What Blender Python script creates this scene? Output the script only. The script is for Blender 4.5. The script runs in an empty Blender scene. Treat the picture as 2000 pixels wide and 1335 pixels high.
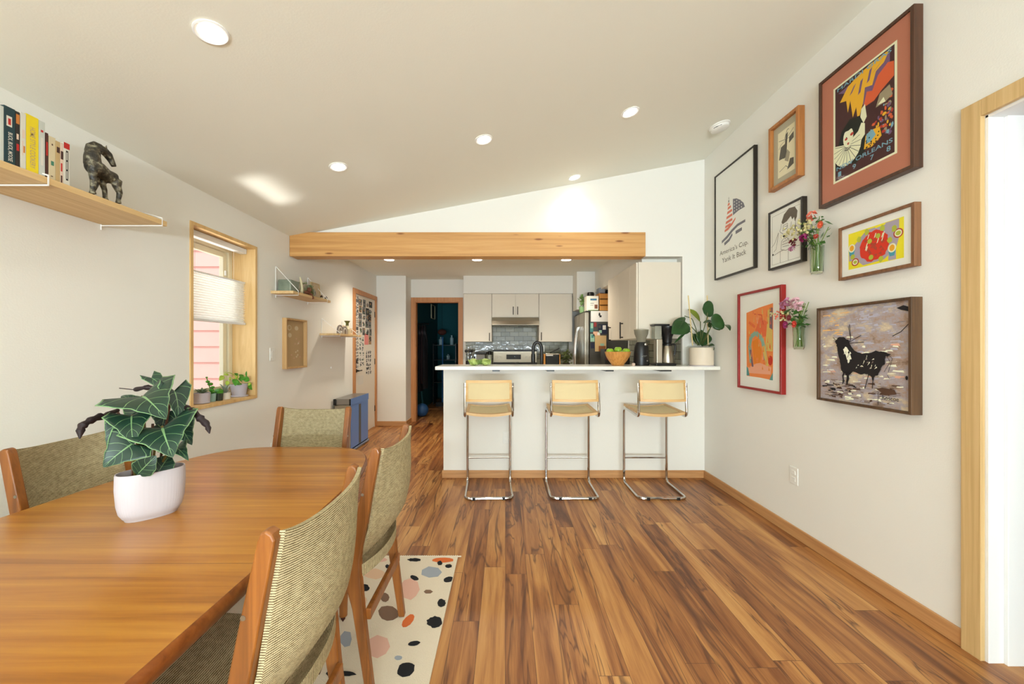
import bpy, math, random
from mathutils import Vector, Matrix
random.seed(7)
R = math.radians
scene = bpy.context.scene
COL = scene.collection
EYE = 1.275; F = 740.0; VX, VY = 987.0, 678.0
XL, XR = -2.10, 1.95          # left and right wall faces
YP = 3.71                     # face of the half wall and of the header above the beam
KC = 2.44                     # kitchen ceiling
def zc(x): return 2.357 + 0.187*(x + 2.1)     # sloping ceiling of the dining room
def at(px, py, Y):            # where a sight line meets the vertical plane at distance Y
    s = F/Y
    return Vector(((px-VX)/s, Y, EYE-(py-VY)/s))
def lin(c):
    return tuple((v/12.92 if v <= .04045 else ((v+.055)/1.055)**2.4) for v in c)
def rgb(r, g, b): return lin((r/255, g/255, b/255)) + (1,)

# ---------------------------------------------------------------- materials
MATS = {}
def nodes(name):
    m = bpy.data.materials.new(name); m.use_nodes = True
    nt = m.node_tree
    return m, nt, nt.nodes['Principled BSDF']
def plain(name, col, rough=.6, metal=0, bump=0, bscale=60, spec=.5, var=0, vscale=6, coat=0, trans=0, ior=1.45):
    if name in MATS: return MATS[name]
    m, nt, b = nodes(name)
    b.inputs['Base Color'].default_value = col
    b.inputs['Roughness'].default_value = rough
    b.inputs['Metallic'].default_value = metal
    b.inputs['Specular IOR Level'].default_value = spec
    b.inputs['Coat Weight'].default_value = coat
    b.inputs['Transmission Weight'].default_value = trans
    b.inputs['IOR'].default_value = ior
    tc = nt.nodes.new('ShaderNodeTexCoord')
    if bump:
        n = nt.nodes.new('ShaderNodeTexNoise'); n.inputs['Scale'].default_value = bscale; n.inputs['Detail'].default_value = 4
        bp = nt.nodes.new('ShaderNodeBump'); bp.inputs['Strength'].default_value = bump; bp.inputs['Distance'].default_value = .01
        nt.links.new(tc.outputs['Object'], n.inputs['Vector'])
        nt.links.new(n.outputs['Fac'], bp.inputs['Height']); nt.links.new(bp.outputs['Normal'], b.inputs['Normal'])
    if var:
        n = nt.nodes.new('ShaderNodeTexNoise'); n.inputs['Scale'].default_value = vscale; n.inputs['Detail'].default_value = 5
        mx = nt.nodes.new('ShaderNodeMix'); mx.data_type = 'RGBA'
        mx.inputs[6].default_value = tuple(c*(1-var) for c in col[:3]) + (1,)
        mx.inputs[7].default_value = tuple(min(1, c*(1+var)) for c in col[:3]) + (1,)
        rp = nt.nodes.new('ShaderNodeMapRange'); rp.inputs[1].default_value = .3; rp.inputs[2].default_value = .7
        nt.links.new(tc.outputs['Object'], n.inputs['Vector']); nt.links.new(n.outputs['Fac'], rp.inputs[0])
        nt.links.new(rp.outputs[0], mx.inputs[0]); nt.links.new(mx.outputs[2], b.inputs['Base Color'])
    MATS[name] = m
    return m
def emit(name, col, st):
    m, nt, b = nodes(name)
    b.inputs['Base Color'].default_value = col
    b.inputs['Emission Color'].default_value = col; b.inputs['Emission Strength'].default_value = st
    MATS[name] = m; return m
def wood(name, cols, axis='X', along=1.2, across=22, rough=.4, coat=0, dist=1.5, knots=False, detail=8, lo=.3, hi=.7):
    """wood with the grain running along one object axis"""
    m, nt, b = nodes(name); N = nt.nodes; L = nt.links
    tc = N.new('ShaderNodeTexCoord'); mp = N.new('ShaderNodeMapping')
    sc = {'X': (along, across, across), 'Y': (across, along, across), 'Z': (across, across, along)}[axis]
    mp.inputs['Scale'].default_value = sc
    n = N.new('ShaderNodeTexNoise'); n.inputs['Scale'].default_value = 1; n.inputs['Detail'].default_value = detail
    n.inputs['Roughness'].default_value = .6; n.inputs['Distortion'].default_value = dist*.3
    cr = N.new('ShaderNodeValToRGB'); e = cr.color_ramp.elements
    e[0].position = lo; e[0].color = cols[0]; e[1].position = hi; e[1].color = cols[-1]
    for i, c in enumerate(cols[1:-1]):
        x = e.new(lo + (hi-lo)*(i+1)/(len(cols)-1)); x.color = c
    L.new(tc.outputs['Object'], mp.inputs['Vector']); L.new(mp.outputs[0], n.inputs['Vector'])
    L.new(n.outputs['Fac'], cr.inputs['Fac'])
    out = cr.outputs['Color']
    if knots:
        v = N.new('ShaderNodeTexVoronoi'); v.inputs['Scale'].default_value = 1
        mk = N.new('ShaderNodeMapping')
        mk.inputs['Scale'].default_value = {'X': (2.1, 9, 9), 'Y': (9, 2.1, 9), 'Z': (9, 9, 2.1)}[axis]
        L.new(tc.outputs['Object'], mk.inputs['Vector']); L.new(mk.outputs[0], v.inputs['Vector'])
        r2 = N.new('ShaderNodeMapRange'); r2.inputs[1].default_value = .05; r2.inputs[2].default_value = .11
        L.new(v.outputs['Distance'], r2.inputs[0])
        mx = N.new('ShaderNodeMix'); mx.data_type = 'RGBA'; mx.inputs[6].default_value = rgb(140, 85, 40)
        L.new(r2.outputs[0], mx.inputs[0]); L.new(out, mx.inputs[7]); out = mx.outputs[2]
    L.new(out, b.inputs['Base Color'])
    b.inputs['Roughness'].default_value = rough; b.inputs['Coat Weight'].default_value = coat
    bp = N.new('ShaderNodeBump'); bp.inputs['Strength'].default_value = .08; bp.inputs['Distance'].default_value = .004
    L.new(n.outputs['Fac'], bp.inputs['Height']); L.new(bp.outputs['Normal'], b.inputs['Normal'])
    MATS[name] = m; return m

def floor_mat():
    m, nt, b = nodes('floor_planks'); N = nt.nodes; L = nt.links
    def math_(op, a, c=None, d=None):
        n = N.new('ShaderNodeMath'); n.operation = op
        for i, v in enumerate((a, c, d)):
            if v is None: continue
            if isinstance(v, (int, float)): n.inputs[i].default_value = v
            else: L.new(v, n.inputs[i])
        return n.outputs[0]
    tc = N.new('ShaderNodeTexCoord'); sx = N.new('ShaderNodeSeparateXYZ'); L.new(tc.outputs['Object'], sx.inputs[0])
    X, Y = sx.outputs[0], sx.outputs[1]
    u = math_('MULTIPLY', X, 1/.121); iu = math_('FLOOR', u); fu = math_('FRACT', u)
    w1 = N.new('ShaderNodeTexWhiteNoise'); w1.noise_dimensions = '1D'; L.new(iu, w1.inputs['W'])
    v = math_('ADD', math_('MULTIPLY', Y, 1/1.22), math_('MULTIPLY', w1.outputs['Value'], 7.3))
    iv = math_('FLOOR', v); fv = math_('FRACT', v)
    cb = N.new('ShaderNodeCombineXYZ'); L.new(iu, cb.inputs[0]); L.new(iv, cb.inputs[1])
    w2 = N.new('ShaderNodeTexWhiteNoise'); w2.noise_dimensions = '2D'; L.new(cb.outputs[0], w2.inputs['Vector'])
    rnd = w2.outputs['Value']
    # broad figure
    g = N.new('ShaderNodeCombineXYZ')
    L.new(math_('ADD', math_('MULTIPLY', X, 15.0), math_('MULTIPLY', rnd, 60)), g.inputs[0])
    L.new(math_('ADD', math_('MULTIPLY', Y, 1.1), math_('MULTIPLY', rnd, 31)), g.inputs[1])
    n1 = N.new('ShaderNodeTexNoise'); n1.inputs['Scale'].default_value = 1; n1.inputs['Detail'].default_value = 5
    n1.inputs['Roughness'].default_value = .55; n1.inputs['Distortion'].default_value = .9; L.new(g.outputs[0], n1.inputs['Vector'])
    # dark veins
    g2 = N.new('ShaderNodeCombineXYZ')
    L.new(math_('ADD', math_('MULTIPLY', X, 9.0), math_('MULTIPLY', rnd, 17)), g2.inputs[0])
    L.new(math_('ADD', math_('MULTIPLY', Y, .8), math_('MULTIPLY', rnd, 47)), g2.inputs[1])
    n2 = N.new('ShaderNodeTexNoise'); n2.inputs['Scale'].default_value = 1; n2.inputs['Detail'].default_value = 3
    n2.inputs['Distortion'].default_value = 1.3; L.new(g2.outputs[0], n2.inputs['Vector'])
    vein = math_('ABSOLUTE', math_('SUBTRACT', n2.outputs['Fac'], .5))
    vr = N.new('ShaderNodeMapRange'); vr.inputs[1].default_value = 0; vr.inputs[2].default_value = .028
    L.new(vein, vr.inputs[0])
    # fine grain
    g3 = N.new('ShaderNodeCombineXYZ')
    L.new(math_('MULTIPLY', X, 190.0), g3.inputs[0]); L.new(math_('ADD', math_('MULTIPLY', Y, 7), math_('MULTIPLY', rnd, 9)), g3.inputs[1])
    n3 = N.new('ShaderNodeTexNoise'); n3.inputs['Scale'].default_value = 1; n3.inputs['Detail'].default_value = 2; L.new(g3.outputs[0], n3.inputs['Vector'])
    fac = math_('ADD', math_('MULTIPLY', n1.outputs['Fac'], .85), math_('ADD', math_('MULTIPLY', math_('SUBTRACT', rnd, .5), .20), math_('MULTIPLY', math_('SUBTRACT', n3.outputs['Fac'], .5), .16)))
    fac = math_('ADD', fac, .06)
    cr = N.new('ShaderNodeValToRGB'); e = cr.color_ramp.elements
    e[0].position = .25; e[0].color = rgb(92, 52, 26); e[1].position = .72; e[1].color = rgb(206, 154, 92)
    for p, c in ((.36, rgb(132, 80, 42)), (.46, rgb(160, 104, 56)), (.58, rgb(186, 130, 72))):
        x = e.new(p); x.color = c
    L.new(fac, cr.inputs['Fac'])
    mx = N.new('ShaderNodeMix'); mx.data_type = 'RGBA'; mx.inputs[6].default_value = rgb(84, 48, 30)
    vf = math_('MAXIMUM', vr.outputs[0], math_('GREATER_THAN', math_('FRACT', math_('MULTIPLY', rnd, 7.7)), .62))
    L.new(math_('ADD', math_('MULTIPLY', vf, .8), .2), mx.inputs[0]); L.new(cr.outputs['Color'], mx.inputs[7])
    # joints
    eu = math_('MULTIPLY', math_('MINIMUM', fu, math_('SUBTRACT', 1, fu)), .121)
    ev = math_('MULTIPLY', math_('MINIMUM', fv, math_('SUBTRACT', 1, fv)), 1.22)
    ed = math_('MINIMUM', eu, ev)
    jr = N.new('ShaderNodeMapRange'); jr.inputs[1].default_value = .0004; jr.inputs[2].default_value = .0016; L.new(ed, jr.inputs[0])
    m2 = N.new('ShaderNodeMix'); m2.data_type = 'RGBA'; m2.inputs[6].default_value = rgb(92, 56, 34)
    L.new(jr.outputs[0], m2.inputs[0]); L.new(mx.outputs[2], m2.inputs[7]); L.new(m2.outputs[2], b.inputs['Base Color'])
    b.inputs['Roughness'].default_value = .38
    bp = N.new('ShaderNodeBump'); bp.inputs['Strength'].default_value = .25; bp.inputs['Distance'].default_value = .001
    L.new(jr.outputs[0], bp.inputs['Height']); L.new(bp.outputs['Normal'], b.inputs['Normal'])
    return m

def tile_mat():
    m, nt, b = nodes('subway_tile'); N = nt.nodes; L = nt.links
    tc = N.new('ShaderNodeTexCoord'); br = N.new('ShaderNodeTexBrick')
    L.new(tc.outputs['UV'], br.inputs['Vector'])
    br.inputs['Scale'].default_value = 1; br.inputs['Brick Width'].default_value = .152; br.inputs['Row Height'].default_value = .077
    br.inputs['Mortar Size'].default_value = .0028; br.inputs['Mortar Smooth'].default_value = .3
    br.inputs['Color1'].default_value = rgb(156, 157, 140); br.inputs['Color2'].default_value = rgb(126, 128, 113)
    br.inputs['Mortar'].default_value = rgb(76, 68, 56)
    L.new(br.outputs['Color'], b.inputs['Base Color'])
    b.inputs['Roughness'].default_value = .08
    n = N.new('ShaderNodeTexNoise'); n.inputs['Scale'].default_value = 14; L.new(tc.outputs['UV'], n.inputs['Vector'])
    ad = N.new('ShaderNodeMath'); ad.operation = 'MULTIPLY_ADD'; ad.inputs[1].default_value = -1.0
    L.new(br.outputs['Fac'], ad.inputs[0]); L.new(n.outputs['Fac'], ad.inputs[2])
    bp = N.new('ShaderNodeBump'); bp.inputs['Strength'].default_value = .5; bp.inputs['Distance'].default_value = .004
    L.new(ad.outputs[0], bp.inputs['Height']); L.new(bp.outputs['Normal'], b.inputs['Normal'])
    return m

def weave_mat(name, light, dark, scale=230, green=None, strength=.85):
    """coarse tweed: light and dark yarns crossing, with slubs; uses UV in metres"""
    m, nt, b = nodes(name); N = nt.nodes; L = nt.links
    tc = N.new('ShaderNodeTexCoord')
    def wave(dir_, sc, dist):
        w = N.new('ShaderNodeTexWave'); w.wave_type = 'BANDS'; w.bands_direction = dir_
        w.inputs['Scale'].default_value = sc; w.inputs['Distortion'].default_value = dist; w.inputs['Detail'].default_value = 1
        w.inputs['Detail Scale'].default_value = 3
        L.new(tc.outputs['UV'], w.inputs['Vector']); return w.outputs['Fac']
    a = wave('Y', scale*.314, 1.2); c = wave('X', scale*.314*1.25, 1.2)
    mu = N.new('ShaderNodeMath'); mu.operation = 'MULTIPLY'; L.new(a, mu.inputs[0]); L.new(c, mu.inputs[1])
    mu2 = N.new('ShaderNodeMath'); mu2.operation = 'MULTIPLY_ADD'; mu2.inputs[1].default_value = .6; L.new(a, mu2.inputs[0])
    mu3 = N.new('ShaderNodeMath'); mu3.operation = 'MULTIPLY'; mu3.inputs[1].default_value = .4; L.new(mu.outputs[0], mu3.inputs[0])
    L.new(mu3.outputs[0], mu2.inputs[2])
    n = N.new('ShaderNodeTexNoise'); n.inputs['Scale'].default_value = 55; n.inputs['Detail'].default_value = 4
    L.new(tc.outputs['UV'], n.inputs['Vector'])
    ad = N.new('ShaderNodeMath'); ad.operation = 'MULTIPLY_ADD'; ad.inputs[1].default_value = .8; ad.inputs[2].default_value = -.4
    L.new(n.outputs['Fac'], ad.inputs[0])
    s2 = N.new('ShaderNodeMath'); s2.operation = 'ADD'; L.new(mu2.outputs[0], s2.inputs[0]); L.new(ad.outputs[0], s2.inputs[1])
    cr = N.new('ShaderNodeValToRGB'); e = cr.color_ramp.elements
    e[0].position = .12; e[0].color = dark; e[1].position = .52; e[1].color = light
    L.new(s2.outputs[0], cr.inputs['Fac']); L.new(cr.outputs['Color'], b.inputs['Base Color'])
    b.inputs['Roughness'].default_value = .95; b.inputs['Specular IOR Level'].default_value = .1
    bp = N.new('ShaderNodeBump'); bp.inputs['Strength'].default_value = .5; bp.inputs['Distance'].default_value = .002
    L.new(s2.outputs[0], bp.inputs['Height']); L.new(bp.outputs['Normal'], b.inputs['Normal'])
    MATS[name] = m; return m

def veined_leaf(name, dark, vein, under, k=5.0, vw=.035, rough=.35):
    """leaf blade: u along the midrib, v across (-1..1 mapped to 0..1)"""
    m, nt, b = nodes(name); N = nt.nodes; L = nt.links
    def mt(op, a, c=None):
        n = N.new('ShaderNodeMath'); n.operation = op
        for i, v in enumerate((a, c)):
            if v is None: continue
            if isinstance(v, (int, float)): n.inputs[i].default_value = v
            else: L.new(v, n.inputs[i])
        return n.outputs[0]
    tc = N.new('ShaderNodeTexCoord'); sx = N.new('ShaderNodeSeparateXYZ'); L.new(tc.outputs['UV'], sx.inputs[0])
    u = sx.outputs[0]; av = mt('ABSOLUTE', mt('MULTIPLY', mt('SUBTRACT', sx.outputs[1], .5), 2))
    mid = mt('LESS_THAN', av, vw*1.6)
    f = mt('FRACT', mt('ADD', mt('SUBTRACT', mt('MULTIPLY', u, k), mt('MULTIPLY', av, 1.3)), 4))
    side = mt('LESS_THAN', mt('ABSOLUTE', mt('SUBTRACT', f, .5)), vw)
    edge = mt('GREATER_THAN', av, .95)
    fac = mt('MAXIMUM', mt('MAXIMUM', mid, side), edge)
    mx = N.new('ShaderNodeMix'); mx.data_type = 'RGBA'; mx.inputs[6].default_value = dark; mx.inputs[7].default_value = vein
    L.new(fac, mx.inputs[0])
    ge = N.new('ShaderNodeNewGeometry'); m2 = N.new('ShaderNodeMix'); m2.data_type = 'RGBA'
    L.new(ge.outputs['Backfacing'], m2.inputs[0]); L.new(mx.outputs[2], m2.inputs[6]); m2.inputs[7].default_value = under
    L.new(m2.outputs[2], b.inputs['Base Color']); b.inputs['Roughness'].default_value = rough
    MATS[name] = m; return m

# ---------------------------------------------------------------- mesh builder
class MB:
    def __init__(s): s.v = []; s.f = []; s.mi = []; s.uv = {}
    def add(s, vs, fs, mi=0, uvs=None):
        o = len(s.v); s.v += [tuple(v) for v in vs]
        for k, f in enumerate(fs):
            if uvs is not None: s.uv[len(s.f)] = [uvs[i] for i in f]
            s.f.append([o+i for i in f]); s.mi.append(mi)
        return s
    def box(s, x0, x1, y0, y1, z0, z1, mi=0, M=None):
        vs = [Vector(p) for p in ((x0,y0,z0),(x1,y0,z0),(x1,y1,z0),(x0,y1,z0),(x0,y0,z1),(x1,y0,z1),(x1,y1,z1),(x0,y1,z1))]
        if M: vs = [M @ v for v in vs]
        return s.add(vs, [(0,3,2,1),(4,5,6,7),(0,1,5,4),(1,2,6,5),(2,3,7,6),(3,0,4,7)], mi)
    def quad(s, a, b, c, d, mi=0, uv=None):
        return s.add([a,b,c,d], [(0,1,2,3)], mi, uv)
    def prism(s, pts, d, mi=0):                    # pts: 3-D polygon, d: extrusion vector
        n = len(pts); d = Vector(d); p = [Vector(q) for q in pts]
        vs = p + [q+d for q in p]
        fs = [tuple(range(n))[::-1], tuple(range(n, 2*n))] + [(i, (i+1) % n, n+(i+1) % n, n+i) for i in range(n)]
        return s.add(vs, fs, mi)
    def tube(s, path, r, n=10, closed=False, mi=0, cap=True):
        P = [Vector(p) for p in path]; m = len(P); rs = r if isinstance(r, (list, tuple)) else [r]*m
        vs = []; up = None
        for i, p in enumerate(P):
            a = P[(i-1) % m] if (closed or i > 0) else p; b = P[(i+1) % m] if (closed or i < m-1) else p
            t = (b-a).normalized()
            if up is None:
                up = t.orthogonal().normalized()
            up = (up - t*up.dot(t))
            up = up.normalized() if up.length > 1e-6 else t.orthogonal().normalized()
            w = t.cross(up)
            for k in range(n):
                an = 2*math.pi*k/n; vs.append(p + (up*math.cos(an) + w*math.sin(an))*rs[i])
        fs = []
        for i in range(m if closed else m-1):
            j = (i+1) % m
            for k in range(n): fs.append((i*n+k, i*n+(k+1) % n, j*n+(k+1) % n, j*n+k))
        if cap and not closed: fs += [tuple(range(n))[::-1], tuple((m-1)*n+k for k in range(n))]
        return s.add(vs, fs, mi)
    def lathe(s, prof, c=(0,0,0), n=32, mi=0, sx=1, sy=1, rot=0, M=None, cap=True):
        c = Vector(c); vs = []; m = len(prof)
        for r, z in prof:
            for k in range(n):
                a = 2*math.pi*k/n; x, y = r*math.cos(a)*sx, r*math.sin(a)*sy
                x, y = x*math.cos(rot)-y*math.sin(rot), x*math.sin(rot)+y*math.cos(rot)
                q = Vector((x, y, z)); vs.append(c + (M @ q if M else q))
        fs = [(i*n+k, i*n+(k+1) % n, (i+1)*n+(k+1) % n, (i+1)*n+k) for i in range(m-1) for k in range(n)]
        if cap:
            if prof[0][0] > 1e-5: fs.append(tuple(range(n))[::-1])
            if prof[-1][0] > 1e-5: fs.append(tuple((m-1)*n+k for k in range(n)))
        return s.add(vs, fs, mi)
    def ball(s, c, r, n=16, m=10, mi=0, sx=1, sy=1, sz=1, jit=0):
        c = Vector(c); vs = [c+Vector((0,0,-r*sz))]
        for i in range(1, m):
            p = math.pi*i/m
            for k in range(n):
                a = 2*math.pi*k/n; q = 1+random.uniform(-jit, jit)
                vs.append(c+Vector((math.sin(p)*math.cos(a)*r*sx*q, math.sin(p)*math.sin(a)*r*sy*q, -math.cos(p)*r*sz*q)))
        vs.append(c+Vector((0,0,r*sz))); e = len(vs)-1; fs = []
        for k in range(n):
            fs.append((0, 1+(k+1) % n, 1+k)); fs.append((e, 1+(m-2)*n+k, 1+(m-2)*n+(k+1) % n))
            for i in range(m-2):
                a = 1+i*n; b = a+n; fs.append((a+k, a+(k+1) % n, b+(k+1) % n, b+k))
        return s.add(vs, fs, mi)
    def grid(s, fn, nu, nv, mi=0, uvf=None):
        vs = [fn(i/nu, j/nv) for i in range(nu+1) for j in range(nv+1)]
        uv = [(uvf(i/nu, j/nv) if uvf else (i/nu, j/nv)) for i in range(nu+1) for j in range(nv+1)]
        fs = [(i*(nv+1)+j, (i+1)*(nv+1)+j, (i+1)*(nv+1)+j+1, i*(nv+1)+j+1) for i in range(nu) for j in range(nv)]
        return s.add(vs, fs, mi, uv)
    def build(s, name, mats, parent=None, smooth=False, bevel=0, segs=2, sub=0, solid=0, angle=35):
        me = bpy.data.meshes.new(name)
        me.from_pydata(s.v, [], s.f)
        if not isinstance(mats, (list, tuple)): mats = [mats]
        for m in mats: me.materials.append(m)
        me.polygons.foreach_set('material_index', s.mi)
        if s.uv:
            ul = me.uv_layers.new(name='UVMap')
            for pi, p in enumerate(me.polygons):
                if pi in s.uv:
                    for li, u in zip(p.loop_indices, s.uv[pi]): ul.data[li].uv = u
        me.validate(); me.update()
        o = bpy.data.objects.new(name, me); COL.objects.link(o)
        if parent: o.parent = parent; o.matrix_parent_inverse = Matrix.Identity(4)
        if smooth:
            for p in me.polygons: p.use_smooth = True
            me.set_sharp_from_angle(angle=R(angle))
        if solid:
            q = o.modifiers.new('solid', 'SOLIDIFY'); q.thickness = solid; q.offset = 0
        if bevel:
            q = o.modifiers.new('bevel', 'BEVEL'); q.width = bevel; q.segments = segs; q.limit_method = 'ANGLE'; q.angle_limit = R(40)
        if sub:
            q = o.modifiers.new('sub', 'SUBSURF'); q.levels = sub; q.render_levels = sub
        return o
def tag(o, label, cat, group=None, kind=None):
    if label: o['label'] = label
    if cat: o['category'] = cat
    if group: o['group'] = group
    if kind: o['kind'] = kind
    return o
def thing(name, label, cat, loc=(0,0,0), rz=0, group=None):
    o = bpy.data.objects.new(name, None); COL.objects.link(o)
    o.empty_display_size = .05; o.location = loc; o.rotation_euler = (0,0,rz)
    return tag(o, label, cat, group)
def struct(o, kind='structure'): o['kind'] = kind; return o
def copy_tree(o, parent=None):
    c = o.copy(); COL.objects.link(c); c.parent = parent
    for ch in [q for q in bpy.data.objects if q.parent == o]: copy_tree(ch, c)
    return c
_txt = {}
def text_geo(body, size=1.0, bold=False):
    """outline of a word as flat polygons (verts in x,y; faces)"""
    cu = bpy.data.curves.new('t', 'FONT'); cu.body = body; cu.size = size; cu.fill_mode = 'FRONT'; cu.resolution_u = 3
    if bold: cu.offset = .012*size
    ob = bpy.data.objects.new('t', cu); COL.objects.link(ob)
    me = bpy.data.meshes.new_from_object(ob)
    vs = [v.co.copy() for v in me.vertices]; fs = [tuple(p.vertices) for p in me.polygons]
    bpy.data.objects.remove(ob); bpy.data.meshes.remove(me); bpy.data.curves.remove(cu)
    xs = [v.x for v in vs] or [0]; ys = [v.y for v in vs] or [0]
    return vs, fs, (min(xs), max(xs), min(ys), max(ys))
class Sheet:
    """flat artwork: u to the viewer's right, v up, in metres, layered a hair apart"""
    def __init__(s, mb, origin, ru, rv, rn, w, h):
        s.mb, s.o, s.u, s.v, s.n, s.w, s.h = mb, Vector(origin), Vector(ru), Vector(rv), Vector(rn), w, h; s.k = 0
    def P(s, u, v, k=None): return s.o + s.u*(u*s.w) + s.v*(v*s.h) + s.n*(.000012*(s.k if k is None else k))
    def poly(s, pts, mi):
        s.k += 1
        if s.u.cross(s.v).dot(s.n) < 0: pts = pts[::-1]
        s.mb.add([s.P(u, v) for u, v in pts], [tuple(range(len(pts)))], mi); return s
    def rect(s, u0, v0, u1, v1, mi): return s.poly([(u0,v0),(u1,v0),(u1,v1),(u0,v1)], mi)
    def rag(s, pts, mi, amp=.008, k=3, rnd=random):
        out = []
        for i, (a, b) in enumerate(pts):
            c, d = pts[(i+1) % len(pts)]
            for j in range(k): out.append((a+(c-a)*j/k+rnd.uniform(-amp, amp), b+(d-b)*j/k+rnd.uniform(-amp, amp)))
        return s.poly(out, mi)
    def disc(s, u, v, ru, rv, mi, n=18, jit=0, a0=0, a1=360, rnd=random):
        pts = []
        for i in range(n if a1-a0 >= 360 else n+1):
            a = R(a0+(a1-a0)*i/n); q = 1+rnd.uniform(-jit, jit)
            pts.append((u+ru*q*math.cos(a), v+rv*q*math.sin(a)))
        return s.poly(pts, mi)
    def line(s, pts, t, mi):                        # stroke of thickness t (fraction of the height)
        s.k += 1
        tu, tv = t*s.h/s.w, t
        for (a, b), (c, d) in zip(pts[:-1], pts[1:]):
            dx, dy = (c-a)*s.w, (d-b)*s.h; l = math.hypot(dx, dy) or 1
            ox, oy = -dy/l*t*s.h/2/s.w, dx/l*t*s.h/2/s.h
            q = [(a-ox,b-oy),(c-ox,d-oy),(c+ox,d+oy),(a+ox,b+oy)]
            if s.u.cross(s.v).dot(s.n) < 0: q = q[::-1]
            s.mb.add([s.P(*z) for z in q], [(0,1,2,3)], mi)
        return s
    def text(s, body, u0, u1, v0, v1, mi, bold=False, rot=0, shear=0):
        vs, fs, (a, b, c, d) = text_geo(body, 1, bold); s.k += 1
        out = []
        for v in vs:
            x = (v.x-a)/(b-a or 1); y = (v.y-c)/(d-c or 1)
            out.append(s.P(u0+(u1-u0)*x, v0+(v1-v0)*y + shear*x))
        if s.u.cross(s.v).dot(s.n) < 0: fs = [f[::-1] for f in fs]
        s.mb.add(out, fs, mi); return s

# shared materials
wall_m = plain('wall_paint', rgb(238, 235, 226), .85, bump=.06, bscale=140, spec=.2)
ceil_m = plain('ceiling_paint', rgb(242, 241, 228), .9, bump=.05, bscale=120, spec=.15)
teal_m = plain('teal_paint', rgb(26, 92, 98), .85)
white_m = plain('white_gloss_paint', rgb(240, 240, 238), .4)
trim_m = wood('trim_wood', [rgb(176, 124, 78), rgb(196, 144, 92), rgb(206, 156, 104)], 'Y', 2, 40, .45)
trimx_m = wood('trim_wood_x', [rgb(176, 124, 78), rgb(196, 144, 92), rgb(206, 156, 104)], 'X', 2, 40, .45)
oakz_m = wood('casing_oak', [rgb(196, 160, 104), rgb(212, 178, 122), rgb(222, 190, 136)], 'Z', 1.2, 60, .5)
doorc_m = wood('casing_fir', [rgb(178, 116, 66), rgb(196, 134, 80), rgb(206, 146, 90)], 'Z', 1.5, 50, .45)
ply_m = wood('window_birch', [rgb(206, 164, 104), rgb(222, 184, 124), rgb(230, 196, 140)], 'Z', 1.5, 14, .5, dist=4)
pine_m = wood('shelf_pine', [rgb(206, 170, 116), rgb(218, 184, 130), rgb(228, 198, 148)], 'Y', 1.5, 45, .55)
beam_m = wood('beam_fir', [rgb(188, 134, 74), rgb(208, 156, 92), rgb(218, 170, 108)], 'X', .9, 26, .5, knots=True)
cab_m = plain('cabinet_paint', rgb(226, 216, 198), .45)
quartz_m = plain('quartz', rgb(238, 236, 226), .18, var=.02, vscale=30)
steel_m = plain('brushed_steel', rgb(164, 157, 143), .3, 1)
chrome_m = plain('chrome', rgb(200, 198, 195), .08, 1)
black_m = plain('black_plastic', rgb(22, 22, 22), .35)
blackmetal_m = plain('black_metal', rgb(46, 40, 34), .4, .6)
whitewire_m = plain('white_wire', rgb(240, 238, 232), .4)
plate_m = plain('switch_plate', rgb(238, 236, 228), .35)
paper_m = plain('paper', rgb(240, 234, 220), .9)
glass_m = plain('clear_glass', (1,1,1,1), .02, trans=1, ior=1.45)
soil_m = plain('soil', rgb(46, 34, 26), .95, bump=.8, bscale=90)
tile_m = tile_mat()
glaze_m, nt_, bs_ = nodes('picture_glass')
_tr = nt_.nodes.new('ShaderNodeBsdfTransparent'); _gl = nt_.nodes.new('ShaderNodeBsdfGlossy'); _gl.inputs['Roughness'].default_value = .04
_fr = nt_.nodes.new('ShaderNodeFresnel'); _fr.inputs[0].default_value = 1.35; _mx = nt_.nodes.new('ShaderNodeMixShader')
_ml = nt_.nodes.new('ShaderNodeMath'); _ml.operation = 'MULTIPLY'; _ml.inputs[1].default_value = .35
nt_.links.new(_fr.outputs[0], _ml.inputs[0]); nt_.links.new(_ml.outputs[0], _mx.inputs[0]); nt_.links.new(_tr.outputs[0], _mx.inputs[1]); nt_.links.new(_gl.outputs[0], _mx.inputs[2])
nt_.links.new(_mx.outputs[0], nt_.nodes['Material Output'].inputs['Surface'])
LP = dict(rear=24, ceiling_fill=450, hall=3, glint=1.8, sun=2.6, world=1.6, exp=0.16, can=7.5, kcan=58, rc=(.77,.91,1.0), cc=(1,.985,.92), kc=(1,.90,.76))
# ================================================================= ROOM SHELL
T = .24
YB = -4.6                                          # rear wall behind the camera
# floor
m = MB().box(XL-.24, 4.2, YB-.1, 10.2, -.1, 0); struct(m.build('floor', floor_mat()))
# ceiling: sloping slab over the dining room
b = MB()
x0, x1 = XL-.3, XR+.3
vs = [(x0,YB-.1,zc(x0)),(x1,YB-.1,zc(x1)),(x1,YP+.06,zc(x1)),(x0,YP+.06,zc(x0))]
b.prism(vs, (0,0,.2)); struct(b.build('ceiling', ceil_m))
# kitchen ceiling
b = MB().box(XL-.3, XR+.3, YP+.06, 6.62, KC, KC+.1); struct(b.build('ceiling_kitchen', ceil_m))

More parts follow.
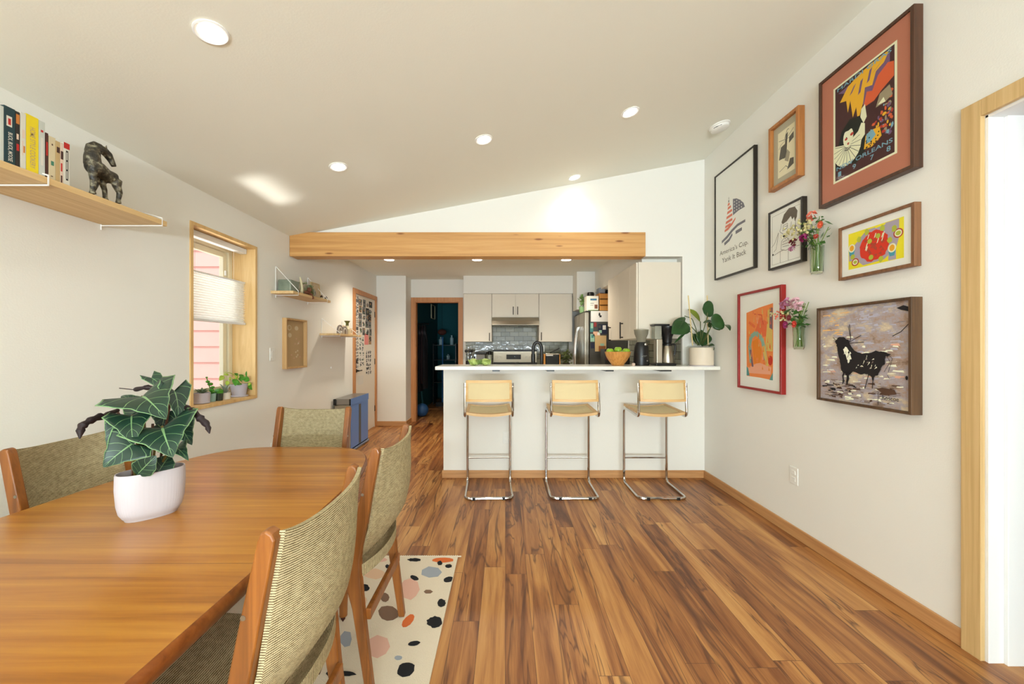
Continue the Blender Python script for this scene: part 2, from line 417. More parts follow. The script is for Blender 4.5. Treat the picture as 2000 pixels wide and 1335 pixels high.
# left wall with the deep window opening and the collage door opening
WY0, WY1, WZ0, WZ1 = 2.527, 3.188, .858, 2.112     # window opening
DY0, DY1, DZ = 5.285, 6.085, 2.035                 # door opening
b = MB()
def lw(y0, y1, z0, z1): b.box(XL-T, XL, y0, y1, z0, z1)
lw(YB-.1, WY0, 0, 2.9); lw(WY0, WY1, 0, WZ0); lw(WY0, WY1, WZ1, 2.9)
lw(WY1, DY0, 0, 2.9); lw(DY0, DY1, DZ, 2.9); lw(DY1, 6.62, 0, 2.9)
struct(b.build('wall_left', wall_m))
# right wall of the dining room with the doorway near the camera
RY1, RZ = 1.54, 2.215; RY0 = .55
b = MB()
b.box(XR, XR+.12, RY1, YP+.12, 0, 3.4); b.box(XR, XR+.12, RY0, RY1, RZ, 3.4); b.box(XR, XR+.12, YB-.1, RY0, 0, 3.4)
struct(b.build('wall_right', wall_m))
# rear wall behind the camera, around a wide window
b = MB()
b.box(XL-T, -1.6, YB-.12, YB, 0, 3.3); b.box(1.6, XR+.12, YB-.12, YB, 0, 3.3)
b.box(-1.6, 1.6, YB-.12, YB, 0, .5); b.box(-1.6, 1.6, YB-.12, YB, 2.2, 3.3)
struct(b.build('wall_rear', wall_m))
b = MB()
for x in (-1.6, -.55, .5, 1.55): b.box(x, x+.05, YB-.08, YB-.03, .5, 2.2)
b.box(-1.6, 1.6, YB-.08, YB-.03, .5, .55); b.box(-1.6, 1.6, YB-.08, YB-.03, 2.15, 2.2)
struct(b.build('window_2', oakz_m))
# header above the beam and the piece of wall at its right end
b = MB()
b.prism([(XL,YP,2.392),(1.363,YP,2.392),(1.363,YP,2.165),(XR,YP,2.165),(XR,YP,zc(XR)+.02),(XL,YP,zc(XL)+.02)][::-1], (0,.12,0))
struct(b.build('wall_header', wall_m))
struct(MB().box(1.734, XR, YP, YP+.12, 0, 2.165).build('wall_return', wall_m))
# half wall of the breakfast bar
HWX = -.606
b = MB().box(HWX, 1.734, YP, YP+.11, 0, 1.068); struct(b.build('wall_bar', wall_m))
# kitchen walls
b = MB()
b.box(1.734, 1.95, YP+.12, 6.62, 0, KC)
struct(b.build('wall_kitchen_right', wall_m))
b = MB()
b.box(XL, -1.62, 6.17, 6.29, 0, KC); b.box(-1.74, -1.62, 6.29, 6.51, 0, KC)
struct(b.build('wall_corner', wall_m))
b = MB()
b.box(-1.74, -1.555, 6.51, 6.62, 0, KC); b.box(-1.555, -.79, 6.51, 6.62, 2.067, KC); b.box(-.79, 1.734, 6.51, 6.62, 0, KC)
struct(b.build('wall_back', wall_m))
# soffits
b = MB().box(-.683, 1.734, 6.17, 6.51, 2.152, KC); struct(b.build('trim_1', wall_m))
b = MB().box(1.10, 1.734, 5.83, 6.17, 1.86, KC); struct(b.build('trim_2', wall_m))
b = MB().box(1.38, 1.734, YP+.12, 5.83, 2.115, KC); struct(b.build('trim_3', wall_m))
# tiled splashbacks
b = MB()
def tilequad(a, c, u0, u1, z0, z1):
    b.add([(a[0],a[1],z0),(c[0],c[1],z0),(c[0],c[1],z1),(a[0],a[1],z1)], [(0,1,2,3)], 0, [(u0,z0),(u1,z0),(u1,z1),(u0,z1)])
tilequad((-.683,6.505), (1.09,6.505), 0, 1.773, .9, 1.80)
o = b.build('trim_4', tile_m); struct(o)
b = MB(); tilequad((1.729,5.3), (1.729,YP+.02), 0, 1.57, .9, 1.40); struct(b.build('trim_5', tile_m))
# baseboards
def base(name, x0, x1, y0, y1, mt=trim_m, h=.075): struct(MB().box(x0, x1, y0, y1, 0, h).build(name, mt, bevel=.003))
base('baseboard_right', XR-.013, XR, 1.608, YP); base('baseboard_right_rear', XR-.013, XR, YB, RY0-.07)
base('baseboard_left', XL, XL+.013, YB, 5.2); base('baseboard_bar', HWX-.013, XR-.013, YP-.013, YP, trimx_m)
base('baseboard_bar_end', HWX-.013, HWX, YP, YP+.11); base('baseboard_corner', XL+.0, -1.62, 6.157, 6.17, trimx_m)
base('baseboard_corner_return', -1.62, -1.607, 6.157, 6.51)
# casing of the doorway at the right, white jamb, bright hall beyond
b = MB()
b.box(XR-.018, XR, RY1, RY1+.068, 0, RZ+.068); b.box(XR-.018, XR, RY0-.068, RY0, 0, RZ+.068)
b.box(XR-.018, XR, RY0, RY1, RZ, RZ+.068)
struct(b.build('trim_6', oakz_m, bevel=.002))
b = MB()
b.box(XR, XR+.125, RY1-.012, RY1, 0, RZ); b.box(XR, XR+.125, RY0, RY0+.012, 0, RZ); b.box(XR, XR+.125, RY0, RY1, RZ-.012, RZ)
b.box(XR+.06, XR+.125, RY1-.026, RY1-.012, 0, RZ-.012)
struct(b.build('door_2', white_m, bevel=.002))
b = MB()
b.box(XR+.12, 4.2, 1.75, 1.87, 0, 2.6); b.box(4.2, 4.3, -1.5, 1.87, 0, 2.6); b.box(XR+.12, 4.3, -1.6, -1.5, 0, 2.6); b.box(XR+.12, 4.3, -1.6, 1.87, 2.6, 2.7)
struct(b.build('wall_hall', white_m))
# plank threshold
# doorway to the dark room
b = MB()
b.box(-1.618, -1.55, 6.494, 6.51, 0, 2.13); b.box(-.795, -.727, 6.494, 6.51, 0, 2.13); b.box(-1.55, -.795, 6.494, 6.51, 2.062, 2.13)
b.box(-1.555, -1.535, 6.51, 6.62, 0, 2.062); b.box(-.81, -.79, 6.51, 6.62, 0, 2.062); b.box(-1.535, -.81, 6.51, 6.62, 2.045, 2.067)
struct(b.build('trim_7', doorc_m, bevel=.002))
# dark teal room behind
b = MB()
b.box(-1.80, -1.70, 6.62, 9.6, 0, 2.6); b.box(-1.8, .4, 9.5, 9.6, 0, 2.6); b.box(-.35, -.25, 6.62, 9.6, 0, 2.6); b.box(-1.8, -.25, 6.62, 9.6, 2.6, 2.7)
struct(b.build('wall_back_room', teal_m))

# beam
b = MB().box(XL+.002, 1.363, 3.68, YP+.11, 2.160, 2.394)
tag(b.build('ceiling_beam', beam_m, bevel=.004), 'long knotty fir beam spanning the kitchen opening', 'beam')

# ---------------------------------------------------------------- left window
b = MB()
t = .016; d0, d1 = XL-.20, XL+.008
b.box(d0, d1, WY0-.008, WY0+t, WZ0-.008, WZ1+.008); b.box(d0, d1, WY1-t, WY1+.008, WZ0-.008, WZ1+.008)
b.box(d0, d1, WY0+t, WY1-t, WZ1-t, WZ1+.008); b.box(d0, d1+.004, WY0+t, WY1-t, WZ0-.008, WZ0+t)
wn = b.build('window_1', ply_m, bevel=.001); struct(wn)
cream_m = plain('window_vinyl', rgb(236, 226, 196), .4)
b = MB()
fx0, fx1 = XL-.235, XL-.185
def ring(b, x0, x1, y0, y1, z0, z1, w):
    b.box(x0, x1, y0, y0+w, z0, z1); b.box(x0, x1, y1-w, y1, z0, z1); b.box(x0, x1, y0+w, y1-w, z0, z0+w); b.box(x0, x1, y0+w, y1-w, z1-w, z1)
ring(b, fx0, fx1, WY0+t, WY1-t, WZ0+t, WZ1-t, .042)
b.build('window_frame', cream_m, wn, bevel=.003)
b = MB(); ring(b, fx0+.005, fx1-.012, WY0+t+.048, WY1-t-.048, WZ0+t+.048, WZ1-t-.048, .04); b.build('sash', cream_m, wn, bevel=.003)
b = MB().quad((XL-.22,WY0+.1,WZ0+.1),(XL-.22,WY1-.1,WZ0+.1),(XL-.22,WY1-.1,WZ1-.1),(XL-.22,WY0+.1,WZ1-.1)); b.build('pane', glaze_m, wn)
b = MB().box(XL-.188, XL-.178, 3.085, 3.10, 1.86, 1.90); b.build('latch', plate_m, wn, bevel=.002)
# cellular shade
shade_m, nt, bs = nodes('shade_cloth')
bs.inputs['Base Color'].default_value = rgb(250, 248, 240); bs.inputs['Roughness'].default_value = .9
tr = nt.nodes.new('ShaderNodeBsdfTranslucent'); tr.inputs['Color'].default_value = rgb(255, 253, 246)
mxs = nt.nodes.new('ShaderNodeMixShader'); mxs.inputs[0].default_value = .6
nt.links.new(bs.outputs[0], mxs.inputs[1]); nt.links.new(tr.outputs[0], mxs.inputs[2])
nt.links.new(mxs.outputs[0], nt.nodes['Material Output'].inputs['Surface'])
sh = thing('cellular_shade', 'white pleated cellular shade hanging half open in the left window', 'window shade', (XL-.085, 2.86, 1.46))
lo = Vector(sh.location)
def loc(b): b.v = [tuple(Vector(v)-lo) for v in b.v]; return b
sy0, sy1 = WY0+t+.003, WY1-t-.004
loc(MB().box(XL-.115, XL-.062, sy0, sy1, 2.052, 2.094)).build('headrail', white_m, sh, bevel=.004)
b = MB(); nP = 18; z0, z1 = 1.482, 1.806
pts = [(XL-.085+(.011 if i % 2 else -.009), z0+(z1-z0)*i/(nP*2)) for i in range(nP*2+1)]
vs = [(x, y, z) for (x, z) in pts for y in (sy0, sy1)]
b.add(vs, [(2*i, 2*i+1, 2*i+3, 2*i+2) for i in range(len(pts)-1)])
loc(b).build('pleated_fabric', shade_m, sh)
loc(MB().box(XL-.103, XL-.07, sy0, sy1, 1.462, 1.482).box(XL-.072, XL-.064, 2.80, 2.86, 1.466, 1.474)).build('bottom_rail', white_m, sh, bevel=.004)
loc(MB().box(XL-.10, XL-.073, sy0, sy1, 1.806, 1.818)).build('top_rail', white_m, sh, bevel=.003)
for y in (sy0+.12, sy1-.12): loc(MB().tube([(XL-.086,y,1.818),(XL-.086,y,2.052)], .0008, 5)).build('lift_cord', white_m, sh)

# outside: pink clapboard wall and ground
sid_m = plain('pink_siding', rgb(234, 178, 165), .8, var=.04, vscale=3)
b = MB()
for i in range(17):
    z = -.6+.21*i
    b.prism([(-7,5.0,z),(-7,4.985,z),(-7,5.0,z+.212)], (4.6,0,0))
b.box(-7, -2.4, 5.0, 5.1, -.6, 2.97)
tag(b.build('neighbouring_wall', sid_m), 'pink clapboard house wall outside the left window', 'siding wall')
b = MB().box(-12, XL-T-.02, -6, 5, -.72, -.62); struct(b.build('ground', plain('gravel', rgb(190,184,170), .95, bump=.5, var=.2, vscale=20)))

# ================================================================= DOOR WITH COLLAGE
dr = MB()
dr.box(XL-.035, XL-.003, DY0+.004, DY1-.004, .008, DZ-.004)
door = dr.build('door_1', cab_m, bevel=.002); struct(door)
b = MB()
for y in (DY0-.075, DY1): b.box(XL, XL+.017, y, y+.075, 0, DZ+.062)
b.box(XL, XL+.017, DY0, DY1, DZ-.005, DZ+.062)
struct(b.build('trim_8', doorc_m, bevel=.002))
b = MB(); b.lathe([(.026,0),(.026,.008),(.012,.010),(.012,.04)], M=Matrix.Rotation(R(90),4,'Y'), c=(XL-.003,DY0+.06,.945), n=20)
b.box(XL+.03, XL+.042, DY0+.05, DY0+.17, .937, .953); b.box(XL-.003, XL+.008, DY0+.035, DY0+.085, 1.05, 1.10)
b.build('door_handle', blackmetal_m, door, bevel=.002)
for z in (.3, 1.05, 1.8): MB().tube([(XL+.004,DY1-.002,z-.045),(XL+.004,DY1-.002,z+.045)], .006, 8).build('hinge', blackmetal_m, door)
rc = random.Random(3)
inkm = [plain('ink_dark', rgb(40,40,42), .7), plain('ink_grey', rgb(120,118,116), .7), plain('ink_pale', rgb(222,216,204), .7),
        plain('ink_green', rgb(70,96,76), .7), plain('ink_tan', rgb(168,132,96), .7), plain('ink_pink', rgb(232,140,132), .7)]
def paper(yc, zc_, w, h, cols, label, name='paper_cutout', cat='cutout', group='paper cut-outs stuck on the door', n=6, base=2):
    b = MB(); b.box(XL-.003, XL-.0018, yc-w/2, yc+w/2, zc_-h/2, zc_+h/2, base)
    S = Sheet(b, (XL-.0017, yc-w/2, zc_-h/2), (0,1,0), (0,0,1), (1,0,0), w, h)
    for k in range(n):
        u, v = rc.uniform(.05,.6), rc.uniform(.05,.7); S.rect(u, v, min(.97,u+rc.uniform(.15,.5)), min(.97,v+rc.uniform(.08,.3)), rc.choice(cols))
    tag(b.build(name, inkm), label, cat, group)
L1 = 'black and white lettered cut-out along the handle edge of the collage door'
L2 = 'small photo cut-out in the upper part of the collage door'
L3 = 'dark printed strip low near the hinge edge of the collage door'
for i in range(42):                       # columns beside the handle edge
    paper(DY0+.045+.062*(i % 2)+rc.uniform(-.004,.004), 1.985-.049*(i//2), .060, .047, [0,0,0,1], L1, group='lettered cut-outs along the handle edge of the door', n=9, base=rc.choice([1,2,2]))
for i in range(20):
    r, c = divmod(i, 4)
    paper(DY0+.22+.13*c+rc.uniform(-.02,.02), 1.93-.105*r+rc.uniform(-.01,.01), rc.uniform(.10,.15), rc.uniform(.08,.115), [0,1,3,4,0,1], L2, group='photo cut-outs in the upper part of the door', n=11, base=rc.choice([0,1,1,2,4]))
for i in range(18):
    r, c = divmod(i, 3)
    paper(DY0+.46+.075*c+rc.uniform(-.01,.01), 1.20-.062*r, .072, .062, [0,1,0], L3, group='printed strips near the hinge edge of the door', n=10)
for i in range(12):
    r, c = divmod(i, 2)
    paper(DY0+.21+.095*c, 1.40-.074*r, .092, .072, [0,1,3], 'small grey cut-out above the black lever handle of the collage door', group='grey cut-outs above the door handle', n=5)
paper(DY0+.45, 1.40, .16, .17, [5], 'large pink paper sheet stuck at the middle of the collage door', 'pink_sheet', 'paper', None, n=1, base=5)
paper(DY0+.60, 1.385, .11, .13, [0,3,4], 'olive and black picture hanging right beside the pink paper sheet', 'paper_picture', 'picture', None, n=9, base=4)
paper(DY0+.22, .80, .20, .13, [2,2], 'pale sheet of paper stuck below the black lever handle', 'pale_sheet', 'paper', None, n=2)

# ================================================================= KITCHEN
def handle(b, p, d, L=.13, out=(0,-1,0), r=.006, off=.03):
    """bar pull: p centre on the door, d direction of the bar"""
    p, d, o = Vector(p), Vector(d), Vector(out)
    a, c = p+d*L/2+o*off, p-d*L/2+o*off
    b.tube([a, c], r, 8)
    for q in (-.42, .42):
        e = p+d*L*q; b.tube([e, e+o*off], r*.85, 8)
def cabinet(name, label, x0, x1, y0, y1, z0, z1, doors, face='y', group=None, gap=.003):
    t = thing(name, label, 'cabinet', ((x0+x1)/2, (y0+y1)/2, z0), group=group)
    l = Vector(t.location)
    def sh(b): b.v = [tuple(Vector(v)-l) for v in b.v]; return b
    if face == 'y': sh(MB().box(x0, x1, y0+.02, y1, z0, z1)).build('body', cab_m, t, bevel=.001)
    else: sh(MB().box(x0+.02, x1, y0, y1, z0, z1)).build('body', cab_m, t, bevel=.001)
    for (a, c, zz0, zz1, hp) in doors:
        if face == 'y': d = sh(MB().box(a+gap/2, c-gap/2, y0, y0+.018, zz0+gap, zz1-gap)).build('door', cab_m, t, bevel=.0015)
        else: d = sh(MB().box(x0, x0+.018, a+gap/2, c-gap/2, zz0+gap, zz1-gap)).build('door', cab_m, t, bevel=.0015)
        if hp is not None:
            b = MB()
            if len(hp) == 2: handle(b, (hp[0], y0, hp[1]) if face == 'y' else (x0, hp[0], hp[1]), (0,0,1), out=(0,-1,0) if face == 'y' else (-1,0,0), L=.13 if face=='y' else .18, r=.006 if face=='y' else .008)
            else: handle(b, (hp[0], y0, hp[1]), (1,0,0), out=(0,-1,0))
            sh(b).build('handle', blackmetal_m, d)
    return t
yb = 6.17
cabinet('wall_cabinet', 'cream wall cabinet left of the range hood', -.680, -.221, yb, 6.50, 1.367, 2.150, [(-.680,-.221,1.367,2.15,(-.258,1.445))])
cabinet('wall_cabinet', 'short cream two-door cabinet over the range hood', -.218, .545, yb, 6.50, 1.762, 2.150, [(-.218,.163,1.762,2.15,(.128,1.87)),(.163,.545,1.762,2.15,(.200,1.87))])
cabinet('wall_cabinet', 'cream wall cabinet between range hood and refrigerator', .548, 1.092, yb, 6.50, 1.367, 2.150, [(.548,1.07,1.367,2.15,(.585,1.455))])
cabinet('wall_cabinet', 'tall pale cabinet over the coffee gear with its end panel facing the room', 1.288, 1.726, YP+.015, 4.76, 1.362, 2.113,
        [(3.93,4.345,1.362,2.113,(4.15,1.46)),(4.345,4.757,1.362,2.113,(4.63,1.44)),(3.728,3.93,1.362,2.113,None)], face='x')
# hood
b = MB(); b.prism([(-.215,6.12,1.758),(-.215,6.50,1.758),(-.215,6.50,1.64),(-.215,6.10,1.615),(-.215,6.02,1.63),(-.215,6.05,1.70)][::-1], (.757,0,0))
hd = thing('range_hood', 'stainless range hood under the short two-door cabinet', 'range hood', (.16, 6.3, 1.6)); l = Vector(hd.location)
b.v = [tuple(Vector(v)-l) for v in b.v]; b.build('body', steel_m, hd, bevel=.003)
b = MB().box(-.36,.36,-.27,-.262,.032,.045); b.build('control_strip', black_m, hd)
# range
rg = thing('range', 'stainless kitchen range under the hood', 'range', (.163, 6.15, 0))
MB().box(-.378,.378,-.30,.33,0,.90).build('body', steel_m, rg, bevel=.004)
MB().box(-.378,.378,-.30,.33,.90,.915).build('cooktop', black_m, rg, bevel=.003)
MB().box(-.37,.37,.24,.33,.915,1.235).build('backguard', steel_m, rg, bevel=.006)
MB().box(-.372,.372,.236,.245,1.205,1.237).box(-.37,.37,.236,.245,.98,1.025).build('black_band', black_m, rg, bevel=.002)
pn = MB().box(-.145,.10,.234,.245,1.075,1.155).build('display', black_m, rg, bevel=.002)
b = MB(); S = Sheet(b, (-.145,.2335,1.075),(1,0,0),(0,0,1),(0,-1,0),.245,.08); S.rect(.56,.50,.585,.60,0); b.build('indicator_light', emit('digit_glow', rgb(190,220,255), .25), pn)
for x in (-.31,-.24,.2,.27,.34): MB().lathe([(.02,0),(.018,.025)], (x,.236,1.11), 14, M=Matrix.Rotation(R(90),4,'X')).build('knob', steel_m, rg, smooth=True)
b = MB(); b.tube([(-.33,-.345,.80),(.33,-.345,.80)], .011, 8); b.tube([(-.3,-.345,.80),(-.3,-.3,.80)], .008, 8); b.tube([(.3,-.345,.80),(.3,-.3,.80)], .008, 8); b.build('oven_handle', steel_m, rg)
# refrigerator
fy0, fy1, fx, fz = 5.345, 6.15, 1.118, 1.775
fr = thing('refrigerator', 'stainless refrigerator at the right with a note-covered grey side', 'refrigerator', (1.42, 5.75, 0)); l = Vector(fr.location)
def sh(b): b.v = [tuple(Vector(v)-l) for v in b.v]; return b
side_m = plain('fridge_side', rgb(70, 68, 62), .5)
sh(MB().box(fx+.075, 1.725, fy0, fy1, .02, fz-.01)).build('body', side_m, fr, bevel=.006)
fm = (fy0+fy1)/2
for a, c in ((fy0, fm-.002), (fm+.002, fy1)):
    d = sh(MB().box(fx, fx+.068, a, c, .60, fz)).build('door', steel_m, fr, bevel=.012, segs=3)
    b = MB(); yy = fm-.045 if a == fy0 else fm+.045
    pts = [(fx-.012-.05*math.sin(math.pi*i/12)**.6, yy, .72+.86*i/12) for i in range(13)]
    b.tube([(fx+.0,yy,.72)]+pts+[(fx+.0,yy,1.58)], .011, 8); sh(b).build('handle', chrome_m, d, smooth=True)
dd = sh(MB().box(fx, fx+.068, fy0, fy1, .06, .59)).build('drawer', steel_m, fr, bevel=.012, segs=3)
b = MB(); b.tube([(fx-.045,fy0+.08,.5),(fx-.045,fy1-.08,.5)], .011, 8)
for y in (fy0+.1, fy1-.1): b.tube([(fx-.045,y,.5),(fx,y,.5)], .009, 8)
sh(b).build('handle', chrome_m, dd)
sh(MB().box(fx+.02, 1.5, fy0+.02, fy1-.02, fz-.01, fz+.02)).build('hinge_cover', black_m, fr, bevel=.004)
# things stuck on the fridge side (facing the camera)
def stuck(name, label, cat, x0, y0_, x1, y1_, base, marks=(), rot=0, thick=.003, group=None):
    a = at(x0, y1_, fy0); c = at(x1, y0_, fy0)
    w, h = c.x-a.x, c.z-a.z
    b = MB(); b.box(a.x, c.x, fy0-thick, fy0+.0002, a.z, c.z, 0)
    S = Sheet(b, (a.x, fy0-thick-.0003, a.z), (1,0,0), (0,0,1), (0,-1,0), w, h)
    ms = [base]
    for (u0,v0,u1,v1,mt) in marks:
        if mt not in ms: ms.append(mt)
        S.rect(u0,v0,u1,v1,ms.index(mt))
    tag(b.build(name, ms), label, cat, group)
pw = plain('paper_white', rgb(226,222,214), .8); pt = plain('teal_card', rgb(70,130,124), .7); pb = plain('navy_card', rgb(30,36,60), .7)
pk = plain('kraft_paper', rgb(206,172,120), .8); pr = plain('red_card', rgb(150,52,48), .7); pg = plain('pale_green_card', rgb(150,186,160), .7); po = plain('peach_card', rgb(216,170,140), .8)
stuck('fridge_poster', 'white poster with a small dark figure at the top of the refrigerator side', 'poster', 1154, 607, 1187.5, 628, pw,
      ((.45,.55,.55,.78,black_m),(.50,.42,.62,.6,black_m),(.47,.72,.53,.85,black_m)))
stuck('fridge_note', 'narrow teal card on the refrigerator side left of the red card', 'card', 1152.5, 630, 1158.5, 648, pt, ((.2,.4,1,.95,pg),))
stuck('fridge_note', 'small dark red card under the white poster on the refrigerator', 'card', 1160, 629, 1165, 638, pr)
stuck('fridge_note', 'dark printed photo under the white poster on the refrigerator side', 'photo', 1168, 633, 1186, 652, pb, ((.5,.45,.85,.9,pw),(.05,.6,.3,.9,side_m),(.1,.1,.4,.4,pg)))
stuck('fridge_note', 'peach postcard above the kraft paper bag on the refrigerator', 'card', 1158.5, 647, 1172, 656, po, ((.6,.2,.95,.8,pw),))
stuck('fridge_note', 'pale green note at the left edge of the refrigerator side', 'note', 1153, 652, 1161, 667, pg, ((.2,.5,.8,.9,pt),))
stuck('fridge_note', 'navy note low at the left edge of the refrigerator side', 'note', 1153.5, 669, 1160.5, 680, pb)
stuck('fridge_bag', 'creased kraft paper bag pinned to the refrigerator side', 'paper bag', 1162, 655, 1183, 686, pk, ((.3,.0,.95,.35,plain('brown_print', rgb(140,84,44), .8)),(.45,.35,.8,.5,pg)), thick=.03)
# on top of the refrigerator
def topbox(name, label, cat, px0, py0, px1, py1, Y0, Y1, base, marks=(), group=None):
    a = at(px0, py1, Y0); c = at(px1, py0, Y0); b = MB(); zb = fz+.021
    b.box(a.x, c.x, Y0, Y1, zb, c.z, 0)
    S = Sheet(b, (a.x, Y0-.0004, zb), (1,0,0), (0,0,1), (0,-1,0), c.x-a.x, c.z-zb); ms = [base]
    for (u0,v0,u1,v1,mt) in marks:
        if mt not in ms: ms.append(mt)
        S.rect(u0,v0,u1,v1,ms.index(mt))
    tag(b.build(name, ms, bevel=.002), label, cat, group); return c.z
zt = topbox('carton', 'white carton with blue lettering on top of the refrigerator', 'box', 1146, 577.5, 1169, 603, 5.42, 5.6, plain('carton_white', rgb(236,230,214), .7),
       ((.12,.0,1,.07,plain('carton_green', rgb(120,150,96), .7)),(.30,.70,.85,.82,plain('carton_blue', rgb(70,120,150), .7)),(.66,.15,.92,.42,plain('carton_brown', rgb(130,84,60), .7)),(.3,.48,.6,.53,plain('carton_grey', rgb(160,160,150), .7)),(.3,.36,.55,.4,plain('carton_grey', rgb(160,160,150), .7))))
cr_ = thing('wooden_crate', 'slatted orange wooden crate on the refrigerator beside the white carton', 'crate', (1.475, 5.55, fz+.021))
crm = wood('crate_pine', [rgb(206,138,62), rgb(222,156,76)], 'X', 2, 30, .5)
for k in range(3): MB().box(-.125,.16,-.12,-.108,.004+.088*k,.004+.088*k+.07).build('slat', crm, cr_, bevel=.002)
for k in range(3): MB().box(-.125,.16,.108,.12,.004+.088*k,.004+.088*k+.07).build('slat', crm, cr_, bevel=.002)
MB().box(-.125,-.113,-.108,.108,0,.26).box(.148,.16,-.108,.108,0,.26).box(-.113,.148,-.108,.108,0,.01).build('crate_frame', crm, cr_, bevel=.002)
b = MB(); b.lathe([(.05,0),(.05,.05),(.042,.062),(0,.062)], (1.24,5.51,zt), 20); tag(b.build('black_jar', black_m, smooth=True), 'black lidded jar standing on the white carton', 'jar')
b = MB(); b.box(1.33,1.46,5.48,5.62,zt+.03,zt+.11); 
b = MB(); b.box(1.35,1.44,5.46,5.62,fz+.282,fz+.36); tag(b.build('blue_box', plain('grey_blue_card', rgb(150,156,166), .7), bevel=.004), 'pale grey-blue box lying on top of the wooden crate', 'box')
b = MB(); b.lathe([(.045,0),(.05,.03),(.03,.05),(0,.05)], (1.50,5.52,fz+.282), 16); tag(b.build('dark_tin', black_m, smooth=True), 'dark round tin on the wooden crate next to the grey-blue box', 'tin')
gl = plain('fresh_leaf', rgb(128,166,84), .5)
t = thing('herb_pot', 'pale green herb plant on the refrigerator behind the white carton', 'plant', (1.16, 5.72, fz+.021))
MB().lathe([(.04,0),(.05,.09),(.046,.09),(.04,.08)], n=18).build('pot', plain('green_pot', rgb(150,190,130), .6), t, smooth=True)
b = MB(); rr = random.Random(5)
for i in range(60):
    a = rr.uniform(0,6.28); q = rr.uniform(0,.06); z = rr.uniform(.09,.27); c = Vector((q*math.cos(a), q*math.sin(a), z)); e = rr.uniform(.012,.02); n = Vector((rr.uniform(-1,1),rr.uniform(-1,1),rr.uniform(-1,1))).normalized(); o_ = n.orthogonal()*e; p_ = n.cross(n.orthogonal())*e*.6
    b.quad(c-o_, c-p_, c+o_, c+p_)
b.build('foliage', gl, t)
# base cabinets and worktops
def worktop(name, label, pts, z=.915, th=.035):
    b = MB().prism([(x,y,z-th) for x, y in pts], (0,0,th)); return tag(b.build(name, quartz_m, bevel=.003), label, 'worktop')
cabinet('base_cabinet', 'cream base cabinet between dark doorway and range', -.683, -.222, 5.90, 6.50, .0, .88, [(-.683,-.222,.10,.88,(-.26,.78))])
worktop('worktop', 'white worktop left of the range below the utensils', [(-.70,5.87),(-.219,5.87),(-.219,6.505),(-.70,6.505)])
cabinet('base_cabinet', 'cream base cabinet between range and refrigerator', .545, 1.10, 5.90, 6.50, .0, .88, [(.545,1.10,.10,.88,(.59,.78))])
worktop('worktop', 'white worktop between range and refrigerator', [(.543,5.87),(1.105,5.87),(1.105,6.505),(.543,6.505)])
cabinet('base_cabinet', 'cream base cabinet along the right kitchen wall', 1.12, 1.725, 4.46, 5.32, .0, .88, [(4.46,4.88,.10,.88,(4.8,.78)),(4.88,5.32,.10,.88,(4.96,.78))], face='x')
cabinet('base_cabinet', 'cream base cabinet behind the bar half wall', HWX+.02, 1.725, YP+.115, 4.44, .0, .88, [])
worktop('worktop', 'low white L-shaped worktop behind the raised bar', [(HWX,YP+.113),(1.726,YP+.113),(1.726,5.335),(1.09,5.335),(1.09,4.46),(HWX,4.46)])
# bar top
BZ = 1.103
b = MB().prism([(x,y,BZ-.033) for x, y in [(-.637,3.43),(XR-.002,3.43),(XR-.002,YP-.001),(1.733,YP-.001),(1.733,3.84),(-.637,3.84)]], (0,0,.033))
ctop = tag(b.build('countertop', quartz_m, bevel=.004), 'long white quartz countertop on the half wall', 'countertop')
for (x0, x1) in ((962,976),(1067,1081),(1180,1195),(1285,1306)):
    xa = (x0-VX)*3.5/F; xb = (x1-VX)*3.5/F
    MB().box(xa, xb, 3.438, YP, BZ-.046, BZ-.033).build('bracket', black_m, ctop, bevel=.001)['label'] = 'flat black bracket'
# faucet
t = thing('kitchen_faucet', 'tall black gooseneck faucet behind the bar', 'faucet', (.385, 4.02, .915))
pts = [(0,0,0),(0,0,.32)]+[(-.045+.045*math.cos(a), .0, .34+.075*math.sin(a)) for a in [R(q) for q in range(0,181,15)]]+[(-.09,0,.29)]
b = MB(); b.tube(pts, .017, 12); b.lathe([(.028,0),(.028,.012),(.018,.02)], n=18); b.build('spout', black_m, t, smooth=True)
MB().tube([(-.09,0,.29),(-.09,0,.20)], .022, 12).build('spray_head', black_m, t, smooth=True)
MB().tube([(.0,.0,.07),(.05,0,.09)], .008, 8).build('lever', black_m, t)
b = MB(); b.lathe([(.03,0),(.032,.11),(.022,.13),(.012,.135),(.012,.16)], n=18)
t = thing('soap_bottle', 'clear soap bottle with white pump below the faucet head', 'bottle', (.14, 4.02, .915)); 
MB().lathe([(.032,0),(.034,.13),(.024,.155),(.013,.16)], n=18).build('bottle_body', plain('soap_white', rgb(215,225,222), .25), t, smooth=True)
b = MB(); b.tube([(0,0,.16),(0,0,.20)], .006, 8); b.tube([(0,0,.20),(-.04,0,.195)], .006, 8); b.build('pump', black_m, t)
